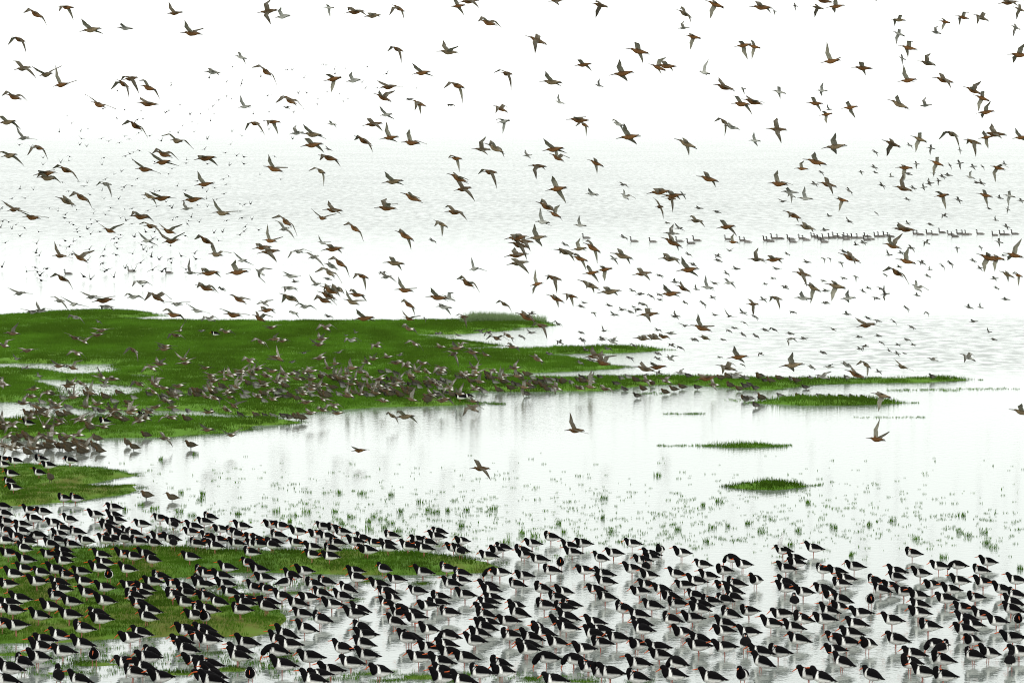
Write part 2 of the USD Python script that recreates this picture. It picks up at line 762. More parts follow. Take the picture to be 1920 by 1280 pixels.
m 1440 650 1430 590 1500 660
m 1610 690 1580 575 1710 695
m 1750 635 1690 630 1730 580
m 1820 600 1770 570 1850 530
m 1850 470 1780 490 1920 460
m 140 690 60 660 210 700
m 190 765 110 730 290 770
m 220 820 70 830 300 810
m 390 760 350 670 430 790
m 310 730 250 740 340 700
m 660 700 540 710 690 660
m 810 720 690 640 870 720
m 750 770 690 740 800 800
m 930 750 880 660 1010 800
m 1200 720 1130 690 1260 740
m 1200 800 1050 760 1240 800
m 1530 790 1480 760 1620 780
m 1880 800 1750 790 1920 760
m 1770 870 1740 840 1920 890
m 1200 900 1100 860 1280 950
m 1570 960 1520 930 1590 1020
m 1150 1030 1060 1000 1180 980
m 420 1070 320 1010 560 1010
m 230 990 120 970 240 1050
m 350 940 300 960 380 910
m 1420 1070 1250 1090 1470 1085
m 1310 1110 1240 1090 1370 1140
m 1190 1140 1110 1110 1240 1165
m 1460 1140 1370 1120 1520 1150
m 170 1130 110 1110 200 1140
m 350 1110 300 1100 380 1140
@720 560 5.3333
m 255 300 130 250 300 350
m 310 450 190 435 385 515
m 570 480 520 450 620 500
m 735 490 690 400 790 525
m 770 470 740 440 850 455
m 700 550 510 540 760 650
m 890 535 840 520 945 645
m 905 690 840 620 980 655
m 1310 690 1240 640 1340 620
m 1130 395 990 410 1240 400
m 1250 370 1180 350 1280 440
m 1290 480 1230 440 1360 530
m 1020 560 980 510 1080 580
m 1540 605 1490 570 1570 665
s 965 325 890 338 1040 310
s 550 348 515 350 600 345
s 745 365 690 330 810 380
s 1050 340 990 390 1100 350
s 1470 340 1420 300 1530 325
s 1385 380 1335 375 1400 420
s 1760 435 1720 465 1795 430
s 1655 550 1610 540 1700 580
s 160 560 110 560 190 535
m 130 635 60 625 190 605
m 40 580 0 540 70 590
m 230 665 160 680 290 690
m 390 645 310 640 470 670
m 580 700 470 760 670 740
m 430 730 410 720 440 750
m 270 765 270 690 350 780
m 480 830 370 780 560 880
m 110 860 40 840 210 820
m 530 850 420 820 570 900
m 480 960 440 900 530 990
m 620 1000 540 940 720 1060
m 790 760 760 740 820 790
m 1200 760 1180 720 1220 800
m 1450 850 1500 800 1420 880
m 1720 890 1680 950 1730 850
n 890 1095 780 1155 1000 1120
n 90 1170 0 1150 135 1240
n 220 1175 150 1125 350 1255
m 20 910 0 880 45 900
@1080 560 5.3333
r 200 570 145 480 230 600
r 275 640 285 510 440 540
n 700 700 660 630 760 690
r 820 680 730 625 900 690
r 1630 580 1565 455 1690 640
r 1315 790 1190 770 1370 760
s 65 420 15 405 92 465
s 260 410 245 365 315 395
p 365 430 400 400 345 440
s 580 465 530 462 605 500
s 960 465 910 470 995 470
s 1050 490 1005 495 1080 530
s 820 550 780 550 860 570
s 540 590 495 585 585 640
s 820 600 765 595 855 620
p 945 600 920 570 1025 578
p 1050 740 1015 735 1085 705
s 830 740 800 770 860 720
s 700 760 670 755 720 740
s 1440 585 1410 578 1475 590
s 1850 550 1810 570 1885 555
n 1520 690 1440 735 1600 675
s 1670 660 1635 655 1700 690
p 1600 765 1540 750 1670 735
s 1190 405 1150 410 1230 440
s 45 640 5 620 75 670
s 150 610 130 590 180 640
s 320 500 280 475 390 520
s 100 510 70 480 130 530
m 900 820 860 830 965 790
m 710 820 690 780 735 880
m 1380 860 1370 780 1400 900
m 300 900 230 870 370 930
@0 760 4
m 30 130 20 90 60 150
m 430 140 360 120 500 150
m 230 90 190 110 280 70
m 590 100 520 110 640 70
m 780 160 700 150 860 150
m 1040 100 1010 130 1090 60
m 590 220 540 240 625 170
m 510 230 430 220 600 260
m 260 270 210 300 330 230
m 60 230 40 280 180 180
m 1240 245 1175 190 1290 300
m 1560 180 1460 120 1600 200
m 1740 220 1650 170 1810 170
m 640 310 590 280 700 230
m 80 320 40 350 120 330
@480 760 4
r 780 335 700 310 840 345
r 1690 470 1620 405 1745 555
@960 760 4
r 480 185 437 50 565 190"""
TINY = """@0 0 4
880 680;1283 622;1283 640;1048 752;772 817;935 823;1058 833;503 870;878 888;1030 898;1073 893;1010 918;535 925;445 990;605 985;660 967;1040 998;935 1023;1122 1020;610 1040;760 1040;815 1060;968 1045;895 1072;1210 1057;598 1087;650 1098;145 1088;233 1105;1045 1130;1000 1142;975 1155;940 1172;998 1200;523 1175;517 1205;455 1218;323 1183;323 1235;780 1183;765 1235;1160 1213;1535 1120;1690 1147;1350 788;1240 848;1252 838;1268 827;1425 858;1505 852;1563 820;1595 798;1605 857;1440 917;1485 932;1370 942;1275 990;1337 998;1455 988;1640 752;1700 722;1735 742;1700 617;1818 602;1812 630;1745 503;1570 585;1740 985;1815 1020;1730 1083;1555 1043;1900 855;1580 905;1400 1198;1395 1225;1555 1230;1720 1240;1775 1168;1830 1178;1830 1230;1290 1265
@480 0 4
505 483;525 490;590 520;670 513;835 500;235 522;270 527;360 583;35 575;980 555;592 555;795 618;823 662;910 660;945 655;1203 662;120 708;88 720;318 700;380 698;533 690;628 703;465 742;690 742;655 760;460 782;98 840;282 842;60 905;97 970;38 987;275 1042;140 1173
@0 320 4
855 28;910 5;470 88;585 82;655 90;630 118;790 65;1030 62;990 115;150 135;250 143;90 210;188 207;765 148;515 155;675 180;780 212;890 212;930 125;915 145;1160 155;1195 150;1265 25;1390 148;1330 115;1480 78;1675 65;1715 42;1610 130;1695 105;1550 157;1680 175;1520 130;1625 215;1550 212;1245 235;1270 265;1290 280;1175 268;1080 212;1555 270;1480 258;1800 250;1835 255;1880 250;1800 305;1900 315;15 282;370 282;435 303;575 292;705 290;830 278;818 300;935 290;990 285;1110 300;700 320;790 330;490 330;485 355;20 380;65 385;5 425;120 405;90 435;185 430;150 490;290 458;520 388;550 405;680 365;685 400;730 380;905 355;945 372;990 400;655 437;680 475;575 440;580 460;600 495;490 525;550 530;750 457;905 480;855 510;890 510;875 540;1010 495;1095 460;1160 460;1180 515;1060 555;1280 562;1145 510;1330 348;1295 370;1435 348;1415 375;1405 400;1495 385;1700 375;1815 355;1890 365;1605 465;1670 460;1840 420;1830 455;1800 482;1640 525;1390 488;40 540;275 545;520 570;450 560;270 615;295 635;540 628;670 590;880 583;785 590;775 640;870 632;995 622;1075 590;1100 605;1140 575;1135 645;1195 665;1280 660;1285 690;1360 640;1460 620;1470 662;1055 690;770 695;660 668;15 720;265 725;350 735;200 755;280 758;300 785;310 822;630 793;680 812;800 745;785 755;855 797;940 730;1005 748;1145 743;1215 755;1240 735;1395 740;1070 865
@480 320 4
20 445;30 30;185 65"""
GOOSE = """@960 320 4
555 490;915 515;1055 518;1255 515;1340 530;1385 510;1730 510;1765 520;1620 500;1910 510
@1440 320 4
15 515;50 495;90 495;170 500;185 520;255 495;285 505;345 480;370 490;395 500;420 520;430 490;480 490;510 480;545 490;590 480;620 490;650 490;585 500;690 490;745 480;740 505;770 500;820 480;850 480;890 475;920 480;1110 460;1140 465;1210 460;1250 465;1305 450;1370 465;1400 480;1440 460;1480 465;1500 462;1590 460;1700 470;1760 465;1790 465;1850 460
@0 320 4
510 757;1265 750;985 738"""
BROWN = """@1440 560 4
65 620;140 635;85 715;120 735;215 720;285 715;480 725;555 712;640 735;725 735;1195 590;575 595;230 630;260 640;10 650;380 740
@0 560 5.3333
270 1140;340 1140;400 1160;600 1190;1150 1190;1210 1230;850 980;1180 940;900 1000;1060 1010;500 970;1320 1050
@360 560 5.3333
480 1180;640 1180;730 1182;810 1180;920 1185;970 1195;1040 1190;1090 1190;580 890;700 980;690 1040;830 930;850 1020;930 910;940 1000;1000 1010;1080 1010;1230 1000;1290 990;1340 990;1380 1000;1450 990;1500 880;1560 900;1620 880;1650 970;1720 980;1760 1000;1820 970;1880 980;1440 830;1380 800;1330 790;1500 820;1100 820;1150 780;860 850;740 850;640 870;900 830;80 960;140 950;200 930;30 990;420 940;460 920;290 860;250 900;1640 920;1700 880;1890 930
@720 560 5.3333
60 960;120 980;180 1000;200 930;260 940;300 880;350 890;240 880;400 1020;440 1010;560 1000;680 985;870 870;830 820;720 820;600 780;1020 770;1040 830;1110 850;1170 860;1230 860;1320 775;1310 870;1360 870;1430 785;1400 920;1480 870;1530 870;1590 880;1640 890;1680 840;1740 870;1780 850;1830 840;1880 870;930 900;980 910;620 870;660 880
@1080 560 5.3333
620 945;710 920;900 925;960 900;1090 870;1130 815;1170 875;30 860;80 850;130 860;200 810;350 830;430 830;470 880;540 810;500 880;600 830;760 830;1470 820;1530 810;1590 820;1640 820;1730 810;1570 870;1620 870;1690 880;1740 880;1800 870;1830 830;1860 800;1890 870;1660 980;1690 990;1780 990;1850 1000;1895 980;1840 1040
@0 760 4
120 290;250 300;360 300;370 260;470 300;460 240;570 280;740 325;950 270;1000 300;1430 290;1400 130;870 95;930 130;450 95;1090 210;1095 660;1290 675;380 570"""
OYSTER = """@0 1020 4.923
230 185;75 125;450 135;590 150;580 100;575 190;930 140;1140 130;1230 150;1340 120;1400 180;1750 155;120 320;220 265;375 300;510 280;610 325;740 290;905 265;960 210;1005 320F;1170 270;1470 300;1400 365;1860 250;1830 340;1840 400;70 410;340 390;530 400;560 460;520 515;770 385;800 490;960 435;1200 420;1310 450;1300 505;1215 525;1600 410;1680 450;1720 495;1890 520;180 545;90 590;120 655;450 620;650 570;950 570;1280 595;1370 660;1350 715;1590 515;1700 580;1840 640;1790 705;350 700;640 700;900 690;920 740;20 770;150 790;520 840;750 790;1290 820;1200 870;1700 800;1870 790;1840 865;410 890;360 960;740 925;580 995;870 1030F;1660 900;1710 975;1400 1010;1360 1055;340 1060;210 1100;80 1160;1170 1100;1220 1190;1310 1140;1480 1235;540 1220;720 1255;30 1270;1800 1090;1870 1150;1900 1230;0 625
@380 1020 4.923
440 110;420 175;510 230;220 210;1010 130;1170 145;1520 100;930 245;1400 240;1670 225;30 265;170 295;200 370;560 315;820 290;760 350;1420 310;1620 370;1780 320;1130 350;1010 370;1320 410;470 395;600 420;30 390;240 480;730 485;850 545;970 490;1080 450;1280 480;1700 445;1740 495;1700 550;1190 555;30 530;140 580;430 570;390 600;350 660;580 605;600 575;1430 600;1400 645;910 640;1080 695;1810 600;1820 645;1770 715;930 775;1460 780;1510 840;740 840;30 655;20 720;60 840;40 890;400 920;330 990;320 1050;650 975D;800 935;680 885;1290 965;1470 915;1510 1025;990 1055;730 1125;1370 1105;440 1200F;1180 1160;1620 1185;1080 1215;1000 1260;50 1130;80 1210;70 1270;1890 875
@760 1020 4.923
510 105;760 115;1230 140;1430 170F;1800 125;380 205;160 260;510 270;800 250D;870 260;1090 290;1340 245;1650 240;1830 280;110 430;420 370;500 330;550 465;760 385;770 425;1020 370;1240 410;1450 440;1390 485;1840 350;1750 420;1840 490;310 490;300 545;200 575;400 635;60 640;90 685;800 495;770 545;740 595;1020 580;1020 640;1280 565;1520 565;1460 595;710 655;760 735;720 775;950 715;1480 680;1430 725;1480 775;200 790;1740 725;390 840D;660 825;1210 775;1260 825;960 845;640 895;1140 870;1740 840;1800 800;1800 915;50 870;360 935;1380 915;1130 950;1110 980;190 960;120 1050;320 1095;540 1055;410 1020;1300 1060D;1650 975;1550 1065D;850 1110;880 1185;690 1195;330 1180;320 1240;520 1265;1370 1260;1690 1135;1810 1195
@1140 1020 4.923
390 120;310 145;350 200;870 180;1140 130D;1240 185;220 230;370 285;630 270;1060 245;920 290;810 340;710 375;1360 335;1730 125;1730 175;1640 225;1640 360;1630 405;1800 440;290 435;350 380;480 410;560 490;630 550;800 470;1060 380;1170 370;1140 435;1160 490;1080 520;940 530;860 565;820 600;400 570;130 600;270 650;1100 645;1300 615;1610 650;1770 695;1720 530B;570 695;780 685;300 735;320 795;1070 735;1060 805;1300 815;1500 735;1700 765;680 825;830 880;840 945;80 870;260 935;470 960;470 1025;1080 955;1270 925B;1390 1005;1570 1000;1740 880;1400 1090;630 1095D;270 1110;1240 1215;580 1215;250 1235;950 1245;1850 1210;20 1200
@1530 1020 4.923
1130 200;1300 190D;1580 160;1510 235;350 205;60 230;190 250;270 320;220 360;740 250;740 300;960 265;540 340;680 385;590 415;1070 375;1320 335;1540 355;1240 420;1840 330;1700 415;1830 460;810 440;930 475;500 510F;1190 510;1470 490;60 420;130 470;220 510;940 555;1350 590;1800 540;1790 600;1520 650;200 580;100 610;420 640;940 640;700 700;1030 765;1380 690;1440 745;1660 710;1860 690F;70 700;360 740;310 830;1360 795;730 885;1430 890;1820 870;1110 920D;1160 975;280 920;180 880;470 930;170 980;890 1020;1140 1075;230 1090;500 1210;1580 1010;1450 1030;1790 1090;860 1110;980 1185;1170 1220;1870 995;30 1230
@0 760 4
110 445;30 430;20 470;300 425;525 445;360 480;290 530;80 540;70 600;100 640;475 680;565 690;15 755;30 810;220 780;320 795;250 850;850 765;710 815;850 820;870 860;810 880;800 905;1060 885;1200 840;1310 890;1290 870;1450 910;1430 945;1570 835;1530 865;1650 925;1740 945;1810 905;1890 985;1780 970;520 850;400 880;470 920;570 950;440 960;160 890;160 935;40 870;50 940;280 975D;120 980;430 1010;640 1030;190 1020;200 1050;30 1040;380 1070;530 1070;860 950;1000 960;960 945;790 1020;850 1005;930 1030;1030 1050;1150 1055;1190 985;1280 1010;1300 1060;1560 985;1640 1010;1770 1060;1470 1060;1610 1080;1900 1040;180 1100;1530 1045B;210 155;780 145;1080 105
@480 760 4
110 890;190 905;310 945;500 900;160 975;640 945;580 920;450 965;530 980;130 1020;20 1005;300 1045;120 1080;20 1070;600 1040;420 1090;740 1020;800 995;1010 970;980 1030;890 1065;1290 1030;1210 1000;1370 945;1350 980;1540 1010;1220 1055;990 1100;1140 1095;560 1105;820 1115;1260 1110;1480 1065;1530 1110;1850 1060;1800 1085
@960 760 4
150 1030;290 985;70 1085;430 1050;450 1100;530 1030;900 1030;1110 1075;760 1105;1270 1105;90 1115;1040 1115
@1440 760 4
340 1070;110 1085W;1080 1105
@720 560 5.3333
760 1000;835 990
@360 560 5.3333
230 370"""

def parse(text):
    """(u, v, letter) in photo pixels, from lists measured on enlarged pieces of the photo: @left top enlargement, then x y pairs."""
    out = []
    for line in text.strip().split('\n'):
        if line.startswith('@'):
            ox, oy, z = map(float, line[1:].split())
            continue
        for w in line.split(';'):
            x, y = w.split()
            flag = y[-1] if y[-1].isalpha() else ''
            out.append((ox + float(x) / z, oy + float(y.rstrip('DFBW')) / z, flag))
    return out


# ------------------------------------------------------------ setting: water
def smooth(a, b, lo=0.0, hi=1.0):
    return ('map_range', {'range_type': 'smoothstep', 'from_min': a, 'from_max': b, 'to_min': lo, 'to_max': hi, 'clamp': True})


MUL = lambda **k: ('math', {'math_type': 'multiply', **k})
MAD = lambda a, b, **k: ('math', {'math_type': 'multiply_add', 'value2': a, 'value3': b, **k})
water_mat = usdkit.material(stage, '/World/Looks/water', {
    'g': ('geometry', {}), 'sep': ('separate_xyz', {}),
    # open sea beyond the flooded flats: wind waves; they fade with distance
    'far': smooth(195, 400), 'calm': smooth(70, 200, NEAR_ROUGH, FAR_ROUGH), 'swell': smooth(75, 170, 1.0, 2.2), 'amps': MUL(), 'fade': ('map_range', {'from_min': 700.0, 'from_max': 8000.0, 'to_min': 1.0, 'to_max': 0.65, 'clamp': True}), 'sea': MUL(),
    # a wind-ruffled lane in the shallow water to the right
    'lane_a': smooth(138, 150), 'lane_b': smooth(176, 192, 1.0, 0.0), 'lane_x': smooth(2.0, 14.0), 'lane0': MUL(), 'lane': MUL(),
    'm1': ('mapping', {'scale': (5.0, 5.0, 5.0)}), 'n1': ('noise_texture', {'scale': 1.0, 'detail': 3.0, 'roughness': 0.55}),
    'm2': ('mapping', {'scale': (1.25, 0.21, 1.0)}), 'n2': ('noise_texture', {'scale': 1.0, 'detail': 6.0, 'roughness': 0.72}),
    'm3': ('mapping', {'scale': (0.055, 0.02, 1.0)}), 'n3': ('noise_texture', {'scale': 1.0, 'detail': 3.0, 'roughness': 0.5}),
    'm4': ('mapping', {'scale': (1.5, 0.8, 1.0)}), 'n4': ('noise_texture', {'scale': 1.0, 'detail': 4.0, 'roughness': 0.6}),
    'streak': smooth(0.36, 0.66), 'patch': smooth(0.40, 0.62), 'ruff': smooth(0.40, 0.64),
    'k1': MAD(FAR_STREAK, FAR_DARK), 'k2': MUL(), 'l1': MUL(value2=LANE_DARK), 'l2': MUL(), 'ksum': ('math', {'math_type': 'add', 'use_clamp': True}),
    'cut': MAD(-1.0, 1.0),
    'amp': MAD(NEAR_PATCH, NEAR_BASE), 'h': MUL(), 'b1': ('bump', {'strength': 1.0, 'distance': 0.01}),
    'rgh': MAD(0.25, 0.0),
    'body': ('diffuse_bsdf', {'color': WATER_BODY}),
    'gl': ('glossy_bsdf', {'color': (0.985, 1.0, 0.985), 'distribution': 'ggx'}),
    'lw': ('fresnel', {'IOR': 1.33}),
    'boost': ('map_range', {'from_min': 0.0, 'from_max': 0.99, 'to_min': 0.02, 'to_max': 1.0, 'clamp': True}),
    'fac': MUL(use_clamp=True), 'mix': ('mix_closure', {})},
    [('g.position', 'sep.vector'), ('sep.y', 'far.value'), ('sep.y', 'fade.value'), ('far.result', 'sea.value1'), ('fade.result', 'sea.value2'),
     ('sep.y', 'lane_a.value'), ('sep.y', 'lane_b.value'), ('sep.x', 'lane_x.value'), ('lane_a.result', 'lane0.value1'), ('lane_b.result', 'lane0.value2'), ('lane0.value', 'lane.value1'), ('lane_x.result', 'lane.value2'),
     *[x for k in '1234' for x in (('g.position', f'm{k}.vector'), (f'm{k}.vector', f'n{k}.vector'))],
     ('n2.fac', 'streak.value'), ('n3.fac', 'patch.value'), ('n4.fac', 'ruff.value'),
     ('streak.result', 'k1.value1'), ('k1.value', 'k2.value1'), ('sea.value', 'k2.value2'), ('ruff.result', 'l1.value1'), ('l1.value', 'l2.value1'), ('lane.value', 'l2.value2'),
     ('k2.value', 'ksum.value1'), ('l2.value', 'ksum.value2'), ('ksum.value', 'cut.value1'),
     ('patch.result', 'amp.value1'), ('n1.fac', 'h.value1'), ('sep.y', 'calm.value'), ('sep.y', 'swell.value'), ('calm.result', 'rgh.value3'), ('amp.value', 'amps.value1'), ('swell.result', 'amps.value2'), ('amps.value', 'h.value2'), ('h.value', 'b1.height'),
     ('ksum.value', 'rgh.value1'), ('rgh.value', 'gl.roughness'), ('b1.normal', 'gl.normal'), ('b1.normal', 'lw.normal'),
     ('lw.fac', 'boost.value'), ('boost.result', 'fac.value1'), ('cut.value', 'fac.value2'),
     ('fac.value', 'mix.fac'), ('body.BSDF', 'mix.closure1'), ('gl.BSDF', 'mix.closure2')], surface='mix.closure')
ys = np.array([-300, 30, 60, 80, 100, 130, 170, 230, 320, 500, 900, 2000, 6000, 20000, 60000.0])
wv, wf = [], []
for y in ys:
    w = 400 + abs(y) * 0.9
    wv += [(-w, y, 0), (0, y, 0), (w, y, 0)]
for i in range(len(ys) - 1):
    for j in range(2):
        a = i * 3 + j
        wf.append((a, a + 1, a + 4, a + 3))
tag(mesh_prim('/World/water', np.array(wv, float), np.array(wf), water_mat), kind='structure')

# ------------------------------------------------------------ setting: marsh, its outline as traced, laid out on the ground
LAND = {
 'marsh': [(-60, 597), (0, 594), (60, 589), (130, 585.5), (200, 584), (260, 585), (300, 590), (316, 594), (350, 603), (430, 604.5), (520, 605), (620, 605), (720, 605), (800, 603.5),
   (870, 602.5), (950, 602.5), (1000, 603), (1030, 606), (1043, 610), (1015, 613), (962, 614.5), (968, 619), (920, 622), (870, 626), (790, 627), (760, 629), (800, 632), (860, 640), (910, 645), (950, 648.5),
   (880, 652), (800, 656), (860, 656.5), (940, 656), (1080, 653), (1150, 652), (1220, 653), (1258, 656), (1220, 659), (1160, 662), (1080, 663), (1010, 665), (1060, 670), (1100, 676), (1125, 684), (1160, 686.5), (1200, 689),
   (1140, 692), (1080, 696), (1000, 699), (880, 700), (900, 704), (960, 707), (1060, 712), (1120, 709), (1250, 709), (1370, 710), (1480, 712), (1560, 712), (1690, 711), (1760, 708), (1834, 712),
   (1740, 717), (1640, 718), (1540, 720), (1450, 731), (1400, 731), (1330, 724), (1260, 720), (1200, 724), (1130, 733), (1060, 733), (980, 735), (900, 733), (858, 744), (893, 755), (930, 757),
   (850, 760), (700, 764), (640, 769), (570, 774), (500, 781), (440, 778), (400, 772), (340, 769), (260, 771), (180, 770), (120, 763), (60, 754), (-60, 753)],
 'lower_marsh': [(-60, 790), (0, 788), (40, 785), (110, 784), (200, 786), (290, 784), (340, 782), (390, 784), (430, 787), (500, 787.5), (545, 788), (577, 792), (530, 796), (480, 798), (468, 806), (430, 811), (375, 815), (325, 819), (250, 821), (175, 821), (90, 821.5), (-60, 820)],
 'spit': [(-60, 862), (0, 862), (45, 872), (140, 877), (200, 879), (237, 884), (266, 891), (225, 897), (200, 902), (150, 912), (200, 914), (217, 909), (250, 905), (263, 908), (255, 911), (263, 919), (250, 926), (200, 932), (160, 938), (100, 944), (50, 949), (-60, 949)],
 'near_turf': [(-60, 1024), (0, 1021), (60, 1024), (130, 1029), (250, 1025), (330, 1025), (450, 1034), (560, 1033), (650, 1032), (760, 1036), (850, 1042), (920, 1052), (946, 1064), (925, 1073),
   (830, 1078), (690, 1079), (600, 1077), (500, 1074), (440, 1074), (395, 1080), (330, 1084), (308, 1096), (325, 1112), (380, 1109), (430, 1116), (480, 1128), (530, 1143), (550, 1158), (540, 1170),
   (510, 1188), (470, 1196), (400, 1194), (330, 1193), (290, 1196), (240, 1197), (190, 1201), (120, 1206), (50, 1206), (-60, 1209)],
 'islet_round': [(1353, 911), (1380, 908), (1420, 905.5), (1460, 905), (1500, 908), (1524, 911), (1508, 914), (1460, 919), (1400, 918), (1365, 915)],
 'islet_thin': [(1322, 836), (1350, 835), (1410, 834), (1440, 834.5), (1472, 836), (1440, 838.5), (1380, 839), (1345, 837)],
 'islet_long': [(1395, 754), (1450, 752), (1500, 750), (1560, 750), (1620, 751), (1680, 753.5), (1710, 755), (1650, 758), (1580, 760), (1500, 760), (1440, 757.5)],
}
MATS = [(30, 1226, 60, 5), (175, 1244, 60, 6), (250, 1238, 45, 4), (120, 1262, 55, 5), (330, 1262, 60, 5), (430, 1254, 55, 6), (520, 1232, 26, 3), (700, 1262, 30, 4), (790, 1269, 48, 6),
        (850, 1276, 22, 3), (995, 1273, 14, 4), (1070, 1277, 80, 3), (690, 1088, 32, 4), (790, 1093, 20, 4), (660, 1124, 16, 3), (596, 1160, 16, 2), (425, 1100, 34, 4), (470, 1115, 26, 3),
        (548, 1112, 20, 3), (350, 1060, 20, 2), (400, 1224, 30, 2.5), (1195, 1276, 20, 3), (600, 1272, 40, 3), (730, 1275, 30, 3), (20, 1248, 30, 4)]
for i, (u, v, a, b) in enumerate(MATS):
    LAND[f'mat_{i}'] = [(u + a * math.cos(t) * (1 + .2 * math.sin(3 * t + i)), v + b * math.sin(t)) for t in np.linspace(0, 2 * math.pi, 15)[:-1]]
PONDS = [
 [(80, 602.6), (180, 601), (240, 595.5), (320, 591.5), (352, 596), (352, 603.2), (320, 603.5), (270, 602.8), (285, 600), (220, 600.5), (170, 603.5)],
 [(-60, 682), (60, 681), (140, 682.5), (228, 682), (200, 688), (228, 694), (222, 697), (170, 704.5), (140, 706), (115, 701), (95, 694), (60, 695), (20, 692), (-60, 691)],
 [(58, 716), (75, 711), (110, 712), (170, 718), (235, 722), (262, 728), (258, 738), (215, 745), (150, 747), (100, 748), (88, 742), (120, 738), (110, 728), (90, 722)],
 [(238, 703), (262, 702), (290, 707), (280, 710.5), (255, 709)],
 [(336, 738), (380, 736.5), (462, 724), (465, 728), (400, 738), (345, 743)],
]


def crooked(px, seed):
    ring = shapely.segmentize(Polygon(px), 5.0).exterior
    p = np.array(ring.coords)[:-1]
    q = np.column_stack([p / [7.0, 2.6], np.full(len(p), seed)])
    p = p + np.column_stack([(meshkit.fbm(q, 3, 1) - .5) * 11, (meshkit.fbm(q + 9.5, 3, 2) - .5) * 2.6])
    return Polygon(p).buffer(0)


pond_px = unary_union([crooked(p, 50 + i) for i, p in enumerate(PONDS)])
land_px = {k: crooked(p, i).difference(pond_px) for i, (k, p) in enumerate(LAND.items())}
all_px = unary_union(list(land_px.values()))
shapely.prepare(all_px)


def to_ground(poly):
    g = lambda ring: [tuple(ground(u, v)[:2]) for u, v in ring.coords]
    parts = [q for q in getattr(poly, 'geoms', [poly]) if q.geom_type == 'Polygon' and q.area > 3]
    return [Polygon(g(q.exterior), [g(r) for r in q.interiors]).buffer(0) for q in parts]


def rise(d, x, y):
    n = meshkit.fbm(np.column_stack([np.asarray(x) * .25, np.asarray(y) * .09, np.zeros(np.size(x))]), 3, 5)
    return np.minimum(0.10, -0.015 + d * 0.16) + np.minimum(d, 1.0) * (n - .5) * 0.09


def turf_material(name, ramp):
    return usdkit.material(stage, f'/World/Looks/{name}', {
    'g': ('geometry', {}), 'm': ('mapping', {'scale': (0.5, 0.16, 1.0)}), 'n': ('noise_texture', {'scale': 1.0, 'detail': 6.0, 'roughness': 0.65}),
    'ramp': ('rgb_ramp', {'ramp': ramp}),
    'p': ('principled_bsdf', {'roughness': 0.9, 'specular_ior_level': 0.05})},
    [('g.position', 'm.vector'), ('m.vector', 'n.vector'), ('n.fac', 'ramp.fac'), ('ramp.color', 'p.base_color')], surface='p.BSDF')


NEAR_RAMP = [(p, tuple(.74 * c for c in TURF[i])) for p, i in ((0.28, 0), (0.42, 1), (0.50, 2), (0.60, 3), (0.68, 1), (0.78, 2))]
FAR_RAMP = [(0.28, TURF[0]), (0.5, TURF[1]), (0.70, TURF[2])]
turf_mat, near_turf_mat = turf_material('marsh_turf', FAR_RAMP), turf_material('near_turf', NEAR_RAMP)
lands = []
for k, poly in land_px.items():
    for q in to_ground(poly):
        for r in getattr(q, 'geoms', [q]):
            if r.area > .05:
                lands.append((k, r))


def land_mesh(poly):
    r = shapely.segmentize(poly, 0.8)
    b = np.vstack([np.array(r.exterior.coords)[:-1]] + [np.array(i.coords)[:-1] for i in r.interiors])
    x0, y0, x1, y1 = r.bounds
    sxx, syy = max(.12, (x1 - x0) / 160), max(.25, (y1 - y0) / 130)
    gx, gy = np.meshgrid(np.arange(x0, x1, sxx), np.arange(y0, y1, syy))
    p = np.column_stack([gx.ravel(), gy.ravel()]) + rng.uniform(-.3, .3, (gx.size, 2)) * [sxx, syy]
    p = p[shapely.contains_xy(r.buffer(-.04), p[:, 0], p[:, 1])]
    pts = np.vstack([b, p])
    t = Delaunay(pts * [1, .5]).simplices
    c = pts[t].mean(1)
    t = t[shapely.contains_xy(r, c[:, 0], c[:, 1])]
    d = shapely.distance(r.boundary, shapely.points(pts))
    z = rise(d, pts[:, 0], pts[:, 1])
    v = np.column_stack([pts, z])
    nrm = np.cross(v[t[:, 1]] - v[t[:, 0]], v[t[:, 2]] - v[t[:, 0]])
    t[nrm[:, 2] < 0] = t[nrm[:, 2] < 0][:, ::-1]
    return v, t


names = {'marsh': 'marsh_ground', 'lower_marsh': 'marsh_strip_ground', 'spit': 'grass_spit_ground', 'near_turf': 'turf_ground'}
for k, r in lands:
    v, t = land_mesh(r)
    nm = names.get(k, 'islet_ground' if k.startswith('islet') else 'grass_mat_ground')
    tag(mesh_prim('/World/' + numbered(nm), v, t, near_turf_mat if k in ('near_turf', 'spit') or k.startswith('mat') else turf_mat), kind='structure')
land_all = unary_union([r for _, r in lands])
shapely.prepare(land_all)
land_edge = land_all.boundary


def land_z(x, y):
    p = Point(x, y)
    if not land_all.contains(p):
        return None
    return float(rise(np.array([land_edge.distance(p)]), [x], [y])[0])


